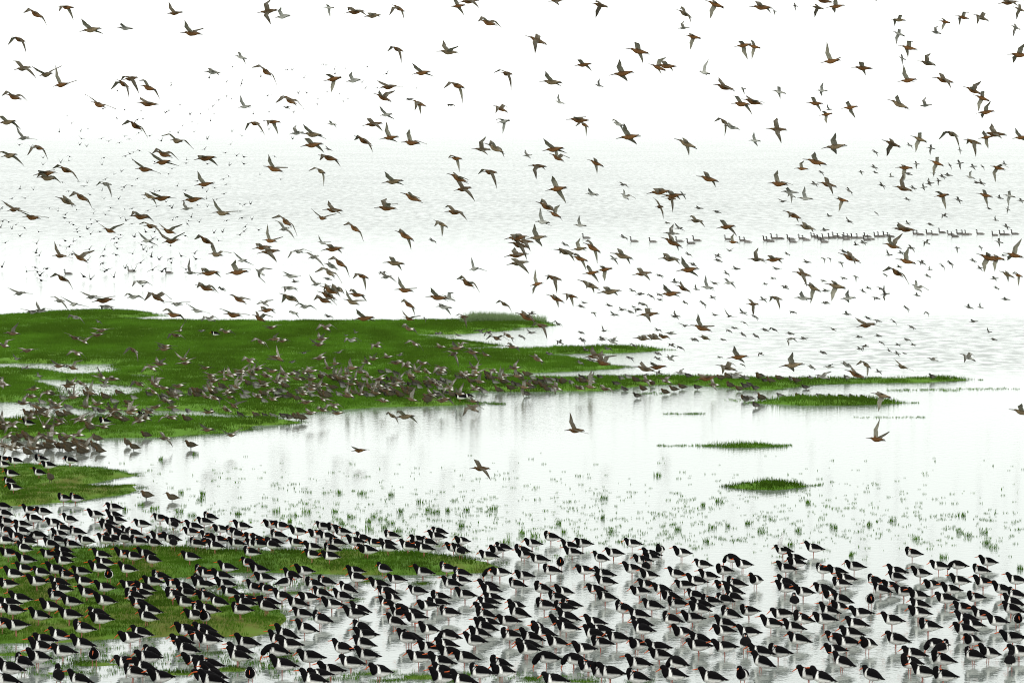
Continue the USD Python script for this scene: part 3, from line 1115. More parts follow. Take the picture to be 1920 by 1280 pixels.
# ------------------------------------------------------------ grass
def grass_mat(name, ramp, transl):
    return usdkit.material(stage, f'/World/Looks/{name}', {
        'o': ('object_info', {}), 'g': ('geometry', {}), 'm': ('mapping', {'scale': (0.35, 0.11, 1.0)}), 'n': ('noise_texture', {'scale': 1.0, 'detail': 5.0, 'roughness': 0.6}),
        'isl': ('math', {'math_type': 'multiply_add', 'value2': 0.30}),
        'ad': ('math', {'math_type': 'subtract', 'value2': 0.15}),
        'ramp': ('rgb_ramp', {'ramp': ramp}),
        'd': ('diffuse_bsdf', {}), 't': ('translucent_bsdf', {}), 'mix': ('mix_closure', {'fac': transl})},
        [('g.position', 'm.vector'), ('m.vector', 'n.vector'), ('g.random_per_island', 'isl.value1'), ('n.fac', 'ad.value1'), ('ad.value', 'isl.value3'),
         ('isl.value', 'ramp.fac'), ('ramp.color', 'd.color'), ('ramp.color', 't.color'), ('d.BSDF', 'mix.closure1'), ('t.BSDF', 'mix.closure2')], surface='mix.closure')


GRASS = grass_mat('grass_blade', FAR_RAMP, 0.25)
SPRIG = grass_mat('sprig_blade', [(0.3, (.050, .125, .008)), (0.5, (.085, .190, .014)), (0.7, (.120, .230, .022))], 0.3)
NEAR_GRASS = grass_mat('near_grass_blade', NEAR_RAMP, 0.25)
SEDGE = grass_mat('tall_grass_blade', [(0.25, (0.14, 0.20, 0.09)), (0.5, (0.22, 0.29, 0.16)), (0.75, (0.31, 0.37, 0.25))], 0.3)


def tuft(n, spread, h0, h1, width, seed, flat=1.0):
    r = np.random.default_rng(seed)
    v, f = [], []
    for _ in range(n):
        a, rad = r.uniform(0, 2 * math.pi), spread * math.sqrt(r.uniform())
        b = np.array([rad * math.cos(a), rad * math.sin(a) * flat, -.02])
        h, lean, la = r.uniform(h0, h1), r.uniform(.05, .55), r.uniform(0, 2 * math.pi)
        wa = r.uniform(0, math.pi)
        w = np.array([math.cos(wa), math.sin(wa), 0]) * width * .5
        out = np.array([math.cos(la), math.sin(la), 0]) * h * lean
        mid = b + out * .35 + [0, 0, h * .6]
        k = len(v)
        v += [b - w, b + w, mid - w * .8, mid + w * .8, b + out + [0, 0, h + .02]]
        f += [(k, k + 1, k + 3), (k, k + 3, k + 2), (k + 2, k + 3, k + 4)]
    return np.array(v), np.array(f)


def instancer(name, protos, pts, idx, rot, scl, label=None):
    pi = UsdGeom.PointInstancer.Define(stage, '/World/' + name)
    paths = []
    for i, (pn, v, f, mat, tint) in enumerate(protos):
        paths.append(mesh_prim(f'/World/{name}/{pn}', v, f, mat, tint).GetPath())
    pi.CreatePrototypesRel().SetTargets(paths)
    pi.CreatePositionsAttr(Vt.Vec3fArray.FromNumpy(np.asarray(pts, np.float32)))
    pi.CreateProtoIndicesAttr(Vt.IntArray.FromNumpy(np.asarray(idx, np.int32)))
    pi.CreateOrientationsAttr(Vt.QuathArray([Gf.Quath(math.cos(a / 2), 0, 0, math.sin(a / 2)) for a in rot]))
    pi.CreateScalesAttr(Vt.Vec3fArray.FromNumpy(np.repeat(np.asarray(scl, np.float32)[:, None], 3, 1)))
    tag(pi.GetPrim(), label, None, None, 'stuff')
    if label:
        tag(pi.GetPrim(), cat='grass' if 'grass' in name else 'bird')
    return pi


gp, boost = [], []
for k, r in lands:
    x0, y0, x1, y1 = r.bounds
    dens = 13.0 if y0 > 110 else 18.0
    n = int((x1 - x0) * (y1 - y0) * dens) + 20
    p = np.column_stack([rng.uniform(x0, x1, n), rng.uniform(y0, y1, n)])
    inside = shapely.contains_xy(r.buffer(.14), p[:, 0], p[:, 1])
    gp.append(p[inside])
    boost.append(np.full(int(inside.sum()), 1.55 if k.startswith('islet') else 1.0))
gp, boost = np.vstack(gp), np.concatenate(boost)
gd = shapely.distance(land_edge, shapely.points(gp))
gz = np.maximum(rise(gd, gp[:, 0], gp[:, 1]), -.01)
half_w = (gp[:, 1] * 960 / F) * 1.04 + .5
keep = (np.abs(gp[:, 0]) < half_w) & (gp[:, 1] > 60)
gp, gz, gd, boost = gp[keep], gz[keep], gd[keep], boost[keep]
sc = boost * (.45 + .55 * np.minimum(1, gd / .45)) * rng.uniform(.7, 1.3, len(gp)) * np.where(gp[:, 1] < 105, .72, 1.05) * (0.8 + .4 * meshkit.fbm(np.column_stack([gp * [.4, .15], np.zeros(len(gp))]), 3, 8))
for nm, sel, mat, what in (('marsh_grass', gp[:, 1] >= 103, GRASS, 'short green grass covering the marsh and the islets'), ('turf_grass', gp[:, 1] < 103, NEAR_GRASS, 'short olive green turf grass under the oystercatchers')):
    protos = [(f'tuft_{i:03d}' if i else 'tuft', *tuft(46, .30, .035, .105, .012, 20 + i), mat, None) for i in range(6)]
    m = int(sel.sum())
    instancer(nm, protos, np.column_stack([gp, gz])[sel], rng.integers(0, 6, m), rng.uniform(0, 6.28, m), sc[sel], what)
N_GRASS = len(gp)

# tall pale grass on the marsh's back edge
tp = []
for (u0, u1, v0, v1, n) in ((868, 985, 603.5, 609, 420), (985, 1003, 604, 607, 26), (1012, 1018, 605, 608, 12), (800, 850, 633, 640, 40)):
    for _ in range(n):
        tp.append(ground(rng.uniform(u0, u1), rng.uniform(v0, v1)))
tp = np.array(tp)
tp[:, 2] = .03
sedge = [(f'tuft_{i:03d}' if i else 'tuft', *tuft(26, .22, .14, .36, .012, 60 + i), SEDGE, None) for i in range(4)]
env = np.interp(tp[:, 0] / tp[:, 1] * F + 960, [790, 800, 850, 866, 885, 930, 965, 985, 1000, 1020], [.3, .4, .4, .6, 1.1, 1.05, .9, .75, .9, .8])
instancer('tall_pale_grass', sedge, tp, rng.integers(0, 4, len(tp)), rng.uniform(0, 6.28, len(tp)), env * rng.uniform(.85, 1.4, len(tp)), 'tall pale grey-green grass along the far edge of the marsh')

# sprigs standing out of the shallow water
sp = []
N = 6500
uu, vv = rng.uniform(0, 1920, N), rng.uniform(845, 1062, N)
dn = np.interp(vv, [845, 872, 905, 945, 980, 1005, 1030, 1062], [0, .12, .34, .62, 1.15, 1.25, .4, .06]) * np.interp(uu, [0, 250, 420, 1300, 1920], [.15, .45, 1, .95, .5])
dn *= np.interp(meshkit.fbm(np.column_stack([uu / 45, vv / 9, np.zeros(N)]), 3, 3), [.33, .5, .68], [.22, .5, 1.3])
ok = rng.uniform(0, 1, N) < dn * 1.0
for u, v in zip(uu[ok], vv[ok]):
    sp.append((u, v, rng.uniform(.45, 1.0)))
for (u0, u1, v, w, n) in ((1245, 1322, 775.5, 1.2, 60), (1232, 1340, 835.5, 1.2, 60), (1660, 1800, 731, 3, 120), (1800, 1910, 729, 2, 50), (1600, 1740, 782, 1.2, 45), (1560, 1700, 714, 3.5, 170), (1830, 1842, 712, 1, 8), (1468, 1482, 835, 1, 10),
                       (1520, 1540, 909, 1.5, 12), (890, 932, 756, 2, 40), (1195, 1250, 737, 3, 40), (1360, 1400, 750, 3, 24), (1705, 1722, 755, 1, 10), (440, 620, 1098, 14, 130), (0, 560, 1240, 34, 620), (560, 1150, 1268, 9, 150), (60, 260, 735, 12, 200), (30, 330, 778, 6, 140), (0, 240, 690, 6, 90)):
    for _ in range(n):
        sp.append((rng.uniform(u0, u1), v + rng.normal(0, w * .5), rng.uniform(.5, 1.0)))
sp = [s for s in sp if not all_px.contains(Point(s[0], s[1]))]
spw = np.array([ground(u, v) for u, v, _ in sp])
sprig = [(f'sprig_{i:03d}' if i else 'sprig', *tuft(4 + 2 * i, .030 + .012 * i, .022, .065, .011, 80 + i), SPRIG, None) for i in range(6)]
instancer('grass_sprigs', sprig, spw, np.minimum(5, rng.integers(0, 7, len(spw))), rng.uniform(0, 6.28, len(spw)), np.array([s[2] for s in sp]), 'thin green grass sprigs scattered through the shallow water')

# the larger clumps, each a thing
CLUMPS = parse('@480 760 4\n590 790;720 830;1080 790;880 830;950 850;1010 880;960 915;1060 935;1580 780;1290 780;1350 795;1545 900;850 925;790 655;1015 665;620 650;150 790;280 820;380 795;255 870;1435 785;1230 720;840 870;1880 1020;1780 770;640 880\n@960 760 4\n680 840;350 880;170 970;75 955;390 945;1620 900;1770 880;1455 1015;745 940;1430 745;690 690;1550 715;1245 925;1880 940;1500 910;1090 520\n@1440 760 4\n760 890;490 910;225 935;1435 945;1500 970;1620 950;1700 1060;1890 1220;620 1120;170 1040;1320 1135;1100 995;300 725;930 860;1450 820;1640 1030\n@0 760 4\n1790 810;1440 820;1350 790;1060 740;1520 660;1465 365;1205 400;1360 650;1160 770;940 780;1510 700')
CLUMPS = sorted(CLUMPS, key=lambda c: (round(c[1] / 22), c[0]))
ORD = ['', 'first', 'second', 'third', 'fourth', 'fifth', 'sixth', 'seventh', 'eighth', 'ninth', 'tenth', 'eleventh', 'twelfth', 'thirteenth', 'fourteenth', 'fifteenth', 'sixteenth', 'seventeenth', 'eighteenth', 'nineteenth', 'twentieth']


def ordinal(i, n):
    if n == 1:
        return ''
    if i == 0:
        return 'leftmost'
    if i == n - 1 and n > 2:
        return 'rightmost'
    if i + 1 < len(ORD):
        return ORD[i + 1] + ' from left'
    return ORD[n - i] + ' from right' if n - i < len(ORD) else 'near the middle'


ZONES = ['at left edge', 'far left', 'left of centre', 'near centre', 'right of centre', 'far right', 'at right edge']
zone = lambda u: ZONES[int(min(6, max(0, u / 1920 * 7)))]


def label_all(items, cell, text, most=16):
    """items: dicts with u; cell(i) groups look-alikes, text(i) says what all in a cell have in common; the order from the left tells them apart."""
    cells = {}
    for it in items:
        cells.setdefault(cell(it), []).append(it)
    for its in cells.values():
        its.sort(key=lambda i: (i['u'], i['v']))
        for k, it in enumerate(its):
            o = ordinal(k, len(its))
            it['label'] = text(it) + (', ' + o if o else '')


ci = [dict(u=u, v=v) for u, v, _ in CLUMPS]
cband = lambda v: 'just behind the flock' if v > 990 else 'in mid water' if v > 950 else 'farther out'
label_all(ci, lambda i: (zone(i['u']), cband(i['v'])), lambda i: f"small green grass clump {cband(i['v'])}, {zone(i['u'])}")
for k, it in enumerate(ci):
    w = ground(it['u'], it['v'] + 2)
    v, f = tuft(34, .085 * (1 + .3 * ((k * 7) % 5 - 2) / 2), .04, .13, .013, 300 + k, .8)
    p = mesh_prim('/World/' + numbered('grass_clump'), v, f, SPRIG)
    UsdGeom.Xformable(p).AddTranslateOp().Set(Gf.Vec3d(*w))
    tag(p, it['label'], 'grass clump', 'grass clumps standing in the shallow water')


# ------------------------------------------------------------ birds: shapes
def loft(path, ra, rb, sides=12, steps=None):
    """A closed tube through path (n,3) with half-widths ra (sideways) and rb (in the plane of symmetry); returns vertices, faces, station and angle of each vertex."""
    path, ra, rb = np.asarray(path, float), np.asarray(ra, float), np.asarray(rb, float)
    if steps:
        from scipy.interpolate import PchipInterpolator
        s = np.concatenate([[0], np.cumsum(np.linalg.norm(np.diff(path, axis=0), axis=1))])
        t = np.linspace(0, s[-1], steps)
        path, ra, rb = PchipInterpolator(s, path)(t), PchipInterpolator(s, ra)(t), PchipInterpolator(s, rb)(t)
    t = np.gradient(path, axis=0)
    t /= np.linalg.norm(t, axis=1, keepdims=True)
    lat = np.array([0, 1.0, 0])
    up = np.cross(t, lat)
    up /= np.linalg.norm(up, axis=1, keepdims=True)
    a = np.arange(sides) * 2 * np.pi / sides
    v = path[:, None] + ra[:, None, None] * np.cos(a)[None, :, None] * lat + rb[:, None, None] * np.sin(a)[None, :, None] * up[:, None]
    n = len(path)
    v = np.vstack([v.reshape(-1, 3), path[:1], path[-1:]])
    f = []
    for i in range(n - 1):
        for j in range(sides):
            p, q = i * sides + j, i * sides + (j + 1) % sides
            f += [(p, q, q + sides), (p, q + sides, p + sides)]
    e0, e1 = n * sides, n * sides + 1
    for j in range(sides):
        f += [(e0, (j + 1) % sides, j), (e1, (n - 1) * sides + j, (n - 1) * sides + (j + 1) % sides)]
    m = trimesh.Trimesh(v, np.array(f), process=False)
    if m.volume < 0:
        f = [(a, c, b) for a, b, c in f]
    return v, np.array(f)


def plate(top, bottom_offset):
    """A closed plate from a grid of points (m, n, 3): thickness along the vectors bottom_offset (m, n, 3)."""
    m, n, _ = top.shape
    v = np.vstack([top.reshape(-1, 3), (top + bottom_offset).reshape(-1, 3)])
    k, f = m * n, []
    g = lambda i, j: i * n + j
    for i in range(m - 1):
        for j in range(n - 1):
            f += [(g(i, j), g(i + 1, j), g(i + 1, j + 1)), (g(i, j), g(i + 1, j + 1), g(i, j + 1))]
            f += [(k + g(i, j), k + g(i + 1, j + 1), k + g(i + 1, j)), (k + g(i, j), k + g(i, j + 1), k + g(i + 1, j + 1))]
    ring = [g(i, 0) for i in range(m)] + [g(m - 1, j) for j in range(1, n)] + [g(i, n - 1) for i in range(m - 2, -1, -1)] + [g(0, j) for j in range(n - 2, 0, -1)]
    for a, b in zip(ring, ring[1:] + ring[:1]):
        f += [(a, k + a, k + b), (a, k + b, b)]
    t = trimesh.Trimesh(v, np.array(f), process=False)
    return (v, np.array(f)) if t.volume > 0 else (v, np.array([(a, c, b) for a, b, c in f]))


POSES = [(72, 76, 22, 1.0), (58, 64, 20, 1.0), (42, 44, 20, 1.0), (26, 22, 20, 1.0), (12, 2, 18, 1.0), (20, -30, 24, 1.0), (2, -34, 24, 1.0), (-22, -56, 22, 1.0), (-45, -72, 20, 1.0), (45, 5, 45, .92), (62, 30, 48, .88)]
INNER, OUTER = .15, .235          # metres, for a godwit


def wing_frame(pose, k=1.0):
    a, b, sw, q = pose
    a, b, sw = map(math.radians, (a, b, sw))
    sh = np.array([.045, .032, .022]) * k
    d1 = np.array([.16, math.cos(a), math.sin(a)])
    d1 /= np.linalg.norm(d1)
    d2 = np.array([-math.sin(sw), math.cos(sw) * math.cos(b), math.cos(sw) * math.sin(b)])
    wrist = sh + d1 * INNER * k * q
    return sh, wrist, wrist + d2 * OUTER * k * q


def wing_parts(pose, k, side):
    """(arm plate, feather plate) of one wing, closed meshes; s runs along the span."""
    sh, wr, tip = wing_frame(pose, k)
    root = sh - (wr - sh) * .18
    knots = np.array([root, sh + (wr - sh) * .25, sh + (wr - sh) * .65, wr, wr + (tip - wr) * .3, wr + (tip - wr) * .6, wr + (tip - wr) * .85, tip])
    lead = np.array([.030, .030, .026, .024, .012, .004, 0, -.004]) * k
    trail = np.array([.075, .080, .082, .078, .066, .048, .026, .008]) * k
    mid = np.array([.030, .030, .028, .020, .016, .010, .006, .005]) * k
    th = np.array([.016, .014, .012, .010, .007, .005, .004, .003]) * k
    span = np.gradient(knots, axis=0)
    X = np.array([1.0, 0, 0])
    nrm = np.cross(span, X)
    nrm = -nrm / np.linalg.norm(nrm, axis=1, keepdims=True)
    if nrm[0, 2] < 0:
        nrm = -nrm
    def strip(xs, lift):
        g = np.stack([knots + X * x[:, None] + nrm * z[:, None] for x, z in zip(xs, lift)], 1)
        return g
    z0 = np.zeros(8)
    g = strip([lead, lead * .4 - mid * .3, -mid], [z0, th * .45, z0 + .001])
    arm = plate(g, -nrm[:, None] * np.stack([th * .35, th * .8, th * .3], 1)[..., None])
    notch = np.array([0, .003, 0, .004, .002, .004, .003, 0]) * k
    g2 = strip([-mid + .006 * k, -(mid + trail) * .5, -trail + notch], [-th * .1, z0 - .002 * k, z0 - .008 * k])
    fea = plate(g2, -nrm[:, None] * np.full((8, 3), .003)[..., None] * k)
    out = []
    for v, f in (arm, fea):
        if side < 0:
            v = v * [1, -1, 1]
            f = f[:, ::-1]
        out.append((v, f))
    return out, nrm[2] * [1, side, 1]


def union(parts):
    ms = []
    for v, f in parts:
        ms.append(manifold3d.Manifold(manifold3d.Mesh(np.asarray(v, np.float32), np.asarray(f, np.uint32))))
    r = ms[0]
    for m in ms[1:]:
        r = r + m
    g = r.to_mesh()
    v, f = np.array(g.vert_properties[:, :3], float), np.array(g.tri_verts)
    if len(f) < 20:
        t = trimesh.util.concatenate([trimesh.Trimesh(v, f, process=False) for v, f in parts])
        return np.array(t.vertices), np.array(t.faces)
    return v, f


def normals(v, f):
    n, k = np.zeros_like(v), np.cross(v[f[:, 1]] - v[f[:, 0]], v[f[:, 2]] - v[f[:, 0]])
    for c in range(3):
        np.add.at(n, f[:, c], k)
    return n / np.maximum(np.linalg.norm(n, axis=1, keepdims=True), 1e-12)


LOOKS = {  # back, belly, head, wing above, wing below, rump
 'r': ((.068, .048, .027), (.150, .072, .026), (.082, .048, .022), (.082, .070, .048), (.215, .205, .155), (.12, .09, .06)),
 'n': ((.080, .066, .043), (.175, .132, .075), (.088, .068, .043), (.088, .078, .053), (.230, .222, .170), (.20, .18, .14)),
 'm': ((.070, .056, .036), (.140, .095, .052), (.076, .056, .034), (.112, .102, .076), (.205, .198, .155), (.86, .85, .78)),
 'p': ((.105, .102, .084), (.360, .360, .315), (.110, .108, .088), (.095, .092, .074), (.260, .264, .230), (.46, .46, .41)),
 's': ((.040, .037, .030), (.210, .208, .185), (.045, .040, .032), (.046, .042, .034), (.150, .150, .130), (.18, .175, .155)),
 't': ((.018, .017, .016), (.045, .045, .042), (.018, .017, .016), (.025, .025, .024), (.045, .045, .042), (.03, .03, .03)),
}


def flyer(kind, pose):
    k = {'p': .74, 's': .50, 't': .50}.get(kind, 1.0)
    back, belly, head, wa, wb, rump = map(np.array, LOOKS[kind])
    few = kind == 't'
    fat = 1.45 if few else 1.0
    path = np.array([(-.175, 0, -.004), (-.135, 0, -.002), (-.085, 0, -.004), (-.025, 0, -.006), (.035, 0, -.006), (.085, 0, 0), (.118, 0, .010), (.142, 0, .017), (.165, 0, .015), (.180, 0, .012)])
    ra = [.022, .022, .033, .043, .046, .036, .023, .022, .014, .004]
    rb = [.004, .012, .027, .043, .048, .037, .023, .022, .014, .005]
    body = loft(path * k, np.array(ra) * k * fat, np.array(rb) * k * fat, 6 if few else 12, 8 if few else 18)
    wings = [wing_parts(pose, k, s) for s in (1, -1)]
    arms = [w[0][0] for w in wings]
    if few:
        arms += [w[0][1] for w in wings]
    v, f = union([body] + arms)
    n = normals(v, f)
    src = np.vstack([body[0]] + [a[0] for a in arms])
    which = np.concatenate([np.zeros(len(body[0])), *[np.ones(len(a[0])) for a in arms]])
    wv = which[cKDTree(src).query(v)[1]] > .5
    up = np.clip(n[:, 2] * .9 + .35, 0, 1)[:, None]
    col = belly * (1 - up) + back * up
    x = v[:, :1] / k
    hd = np.clip((x - .085) / .03, 0, 1)
    col = col * (1 - hd) + head * hd
    rp = np.exp(-((x + .105) / .035) ** 2) * np.clip(n[:, 2:] + .6, 0, 1)
    col = col * (1 - rp * .85) + rump * rp * .85
    tailt = np.clip((-x - .15) / .02, 0, 1)
    col = col * (1 - tailt) + back * .7 * tailt
    for s, (_, nn) in zip((1, -1), wings):
        sel = wv & (v[:, 1] * s > .02 * k)
        u = np.clip((n[sel] @ nn) * 1.5 + .5, 0, 1)[:, None]
        wc = wb * (1 - u) + wa * u
        tipf = np.clip((np.abs(v[sel][:, 1:2]) / k - .2) / .15, 0, 1)
        col[sel] = wc * (1 - .35 * tipf)
    out = [('body', v, f, PLUME, col)]
    if few:
        return out
    for s, (w, nn) in zip((1, -1), wings):
        fv, ff = w[1]
        fn = normals(fv, ff)
        u = np.clip((fn @ nn) * 1.5 + .5, 0, 1)[:, None]
        st = np.clip(np.linalg.norm(fv - np.array([0, 0, .02]), axis=1, keepdims=True) / k / .36, 0, 1)
        c = (wb * 1.05 * (1 - u) + wa * u) * (1 - .45 * st ** 3)
        bar = np.clip(1 - np.abs(st - .5) / .25, 0, 1) * (1 if kind in 'psm' else .25) * u
        c = c * (1 - bar * .5) + np.array([.5, .49, .45]) * bar * .5
        out.append(('flight_feathers', fv, ff, PLUME, c))
    bl = {'p': .055, 's': .042}.get(kind, .098)
    b0 = np.array([.172, 0, .014]) * k
    bv, bf = loft([b0, b0 + [bl * .5, 0, -.004], b0 + [bl, 0, -.008]], [.010 * k + .001, .0075 * k, .0045 * k], [.010 * k + .001, .0075 * k, .0045 * k], 5)
    out.append(('bill', bv, bf, DARKBILL, None))
    for s in (1, -1):
        lv, lf = loft(np.array([(-.09, .012 * s, -.022), (-.15, .013 * s, -.022), (-.205, .014 * s, -.026)]) * k, [.005, .0045, .006], [.005, .0045, .004], 5)
        out.append(('leg', lv, lf, DARKLEG, None))
    return out


SHADES = {'brown': ((.042, .037, .024), (.095, .078, .052), (.062, .042, .022)), 'grey': ((.085, .084, .072), (.420, .415, .370), (.080, .078, .064)), 'dark': ((.026, .024, .019), (.150, .140, .115), (.030, .027, .020))}


def stander(kind, pose):
    """A bird standing at the origin facing +x. kind: oyster or brown."""
    oy = kind == 'oyster'
    core = [(-.235, .172), (-.180, .178), (-.110, .186), (-.035, .195), (.040, .206)]
    ra, rb = [.013, .030, .060, .080, .076], [.006, .023, .057, .082, .084]
    if pose == 'up':
        neck = [(.085, .238), (.112, .268), (.130, .295), (.152, .303), (.176, .298)]
        bd = (1, -.22)
    elif pose == 'low':
        neck = [(.088, .236), (.110, .258), (.124, .274), (.142, .274), (.163, .262)]
        bd = (1, -.75)
    elif pose == 'tuck':
        neck = [(.080, .240), (.098, .262), (.098, .284), (.076, .293), (.052, .286)]
        bd = (-1, -.22)
    elif pose == 'feed':
        core[-1] = (.040, .204)
        neck = [(.090, .205), (.128, .180), (.148, .150), (.160, .122), (.167, .100)]
        bd = (.25, -1)
    nra, nrb = [.056, .041, .038, .034, .009], [.058, .042, .039, .035, .009]
    k = .86 if not oy else 1.0
    path = np.array([(x, 0, z) for x, z in core + neck])
    body = loft(path, ra + nra, rb + nrb, 14, 30)
    v, f = body
    n = normals(v, f)
    x = v[:, 0]
    zc = np.interp(x, [c[0] for c in core], [c[1] for c in core])
    rz = np.interp(x, [c[0] for c in core], rb)
    h = (v[:, 2] - zc) / rz
    if oy:
        black, white = np.array([.0045, .0042, .0045]), np.array([.74, .73, .68])
        dark = (x > .066 - .012 * h) | ((x < .050) & (h > -.42))
        dark |= (x < -.185)
        dark &= ~((np.abs(x - .041 + .006 * h) < .019 * np.clip(1.15 - (h + .42) / 1.0, 0, 1)) & (h < .5))
        dark &= ~((h < -.42) & (x < .058))
        if pose == 'feed':
            dark |= v[:, 0] > .10
        col = np.where(dark[:, None], black, white)
    else:
        back, belly, rust = map(np.array, SHADES[kind])
        u = np.clip(h * .8 + .55, 0, 1)[:, None]
        col = belly * (1 - u) + back * u
        hd = np.clip((x - .05) / .03, 0, 1)[:, None]
        col = col * (1 - hd) + rust * hd
    if pose == 'wing_up':
        pass
    out = [('body', v * k, f, PLUME, col)]
    tipn, prev = path[-1], path[-2]
    b0 = np.array([tipn[0] - .012 * bd[0], 0, tipn[2] + .002])
    d = np.array([bd[0], 0, bd[1]])
    d /= np.linalg.norm(d)
    ln = .086 if oy else .10
    bm, rr = (ORANGE, .0085) if oy else (DARKBILL, .006)
    bv, bf = loft(np.array([b0, b0 + d * ln * .5, b0 + d * ln]) * k, [rr * .8, rr * .6, rr * .35], [rr * 1.15, rr * .95, rr * .5], 6)
    out.append(('bill', bv, bf, bm, None))
    for s in (1, -1):
        lv, lf = loft(np.array([(.0, .026 * s, .165), (-.004, .026 * s, .09), (.0, .027 * s, .0), (.004, .027 * s, -.09)]) * k, [.010, .0055, .006, .006], [.010, .0055, .006, .006], 5)
        out.append(('leg', lv, lf, PINK if oy else DARKLEG, None))
    return out


def preener():
    parts = stander('oyster', 'low')
    for s in (1, -1):
        pose = (62, 78, 25, 1.0) if s > 0 else (10, -20, 60, .7)
        (arm, fea), nn = wing_parts(pose, 1.0, s)
        t = trimesh.util.concatenate([trimesh.Trimesh(*arm, process=False), trimesh.Trimesh(*fea, process=False)])
        v = np.array(t.vertices) + [0, 0, .20]
        parts.append(('flight_feathers', v, np.array(t.faces), PLUME, np.tile([.72, .72, .70], (len(v), 1))))
    return parts


def goose(far=False):
    path = np.array([(-.36, 0, .10), (-.30, 0, .075), (-.18, 0, .065), (-.02, 0, .06), (.12, 0, .075), (.19, 0, .12), (.215, 0, .20), (.215, 0, .29), (.225, 0, .345), (.255, 0, .365), (.285, 0, .352)])
    ra = [.02, .06, .115, .135, .105, .065, .040, .034, .036, .036, .016]
    rb = [.008, .035, .085, .10, .085, .06, .042, .034, .036, .034, .018]
    v, f = loft(path, ra, rb, 12, 30)
    x, z = v[:, 0], v[:, 2]
    up = np.clip((z - .05) / .06, 0, 1)[:, None]
    col = np.array([.22, .21, .19]) * (1 - up) + np.array([.11, .10, .09]) * up
    rear = np.clip((-x - .22) / .06, 0, 1)[:, None]
    col = col * (1 - rear * .8) + np.array([.5, .49, .46]) * rear * .8
    nk = np.clip((z - .15) / .05, 0, 1)[:, None]
    col = col * (1 - nk) + np.array([.060, .056, .052]) * nk
    bv, bf = loft([(.275, 0, .353), (.31, 0, .343), (.335, 0, .336)], [.016, .013, .008], [.018, .011, .005], 6)
    return [('body', v, f, PLUME, col), ('bill', bv, bf, DARKBILL, None)]


def source(name, parts):
    path = f'/World/{name}'
    stage.CreateClassPrim(path)
    UsdGeom.Xform.Define(stage, path)
    stage.GetPrimAtPath(path).SetSpecifier(Sdf.SpecifierClass)
    seen = {}
    for pn, v, f, mat, tint in parts:
        k = seen.get(pn, 0)
        seen[pn] = k + 1
        mesh_prim(f'{path}/{pn}' + (f'_{k:03d}' if k else ''), v, f, mat, tint)
    return path


def place(name, src, M, pos, scale=1.0):
    p = UsdGeom.Xform.Define(stage, '/World/' + numbered(name))
    m = np.eye(4)
    m[:3, :3] = (np.asarray(M) * scale).T
    m[3, :3] = pos
    p.AddTransformOp().Set(Gf.Matrix4d(*m.ravel().tolist()))
    p.GetPrim().GetReferences().AddInternalReference(src)
    p.GetPrim().SetInstanceable(True)
    return p.GetPrim()


def rot(yaw, pitch=0.0, roll=0.0):
    """Bird facing +x turned: roll about its length, nose up by pitch, then heading yaw (180 = to the left of the picture)."""
    y, p, r = map(math.radians, (yaw, pitch, roll))
    Rz = np.array([[math.cos(y), -math.sin(y), 0], [math.sin(y), math.cos(y), 0], [0, 0, 1]])
    Ry = np.array([[math.cos(p), 0, -math.sin(p)], [0, 1, 0], [math.sin(p), 0, math.cos(p)]])
    Rx = np.array([[1, 0, 0], [0, math.cos(r), -math.sin(r)], [0, math.sin(r), math.cos(r)]])
    return Rz @ Ry @ Rx


# ------------------------------------------------------------ birds in flight: the pose that puts both wing tips where the photo has them
KSIZE = {'r': 1.0, 'n': 1.0, 'm': 1.0, 'p': .74, 's': .50}
PPM = {'r': 80.0, 'n': 80.0, 'm': 58.0, 'p': 80.0, 's': 66.0}       # usual photo pixels per metre of each kind
cand = []
for pi_, pose in enumerate(POSES):
    tipL = wing_frame(pose)[2]
    tipR = tipL * [1, -1, 1]
    for yaw in range(-56, 57, 8):
        for pitch in (-10, 0, 10, 20):
            for roll in range(-70, 71, 10):
                M = rot(180 + yaw, pitch, roll)
                a, b = M @ tipL, M @ tipR
                cand.append((pi_, yaw, pitch, roll, a[0], a[2], b[0], b[2]))
cand = np.array(cand)
prior = .00022 * (cand[:, 1] / 12) ** 2 + .00025 * ((cand[:, 2] - 2) / 10) ** 2 + .00013 * (cand[:, 3] / 15) ** 2


def fit(kind, m1, m2):
    """m1, m2: wing tips from the body in photo pixels (x right, y up). Returns a row of cand and the pixels per metre."""
    best = None
    k, p0 = KSIZE[kind], PPM[kind]
    o = cand[:, 4:] * k
    for q in (np.array([*m1, *m2]), np.array([*m2, *m1])):
        s = np.clip((o @ q) / (o * o).sum(1), p0 * .72, p0 * 1.28)
        e = ((o - q / s[:, None]) ** 2).sum(1) / k ** 2 + prior + .006 * np.log(s / p0) ** 2
        i = int(np.argmin(e))
        if best is None or e[i] < best[0]:
            best = (e[i], i, s[i])
    return cand[best[1]], best[2]


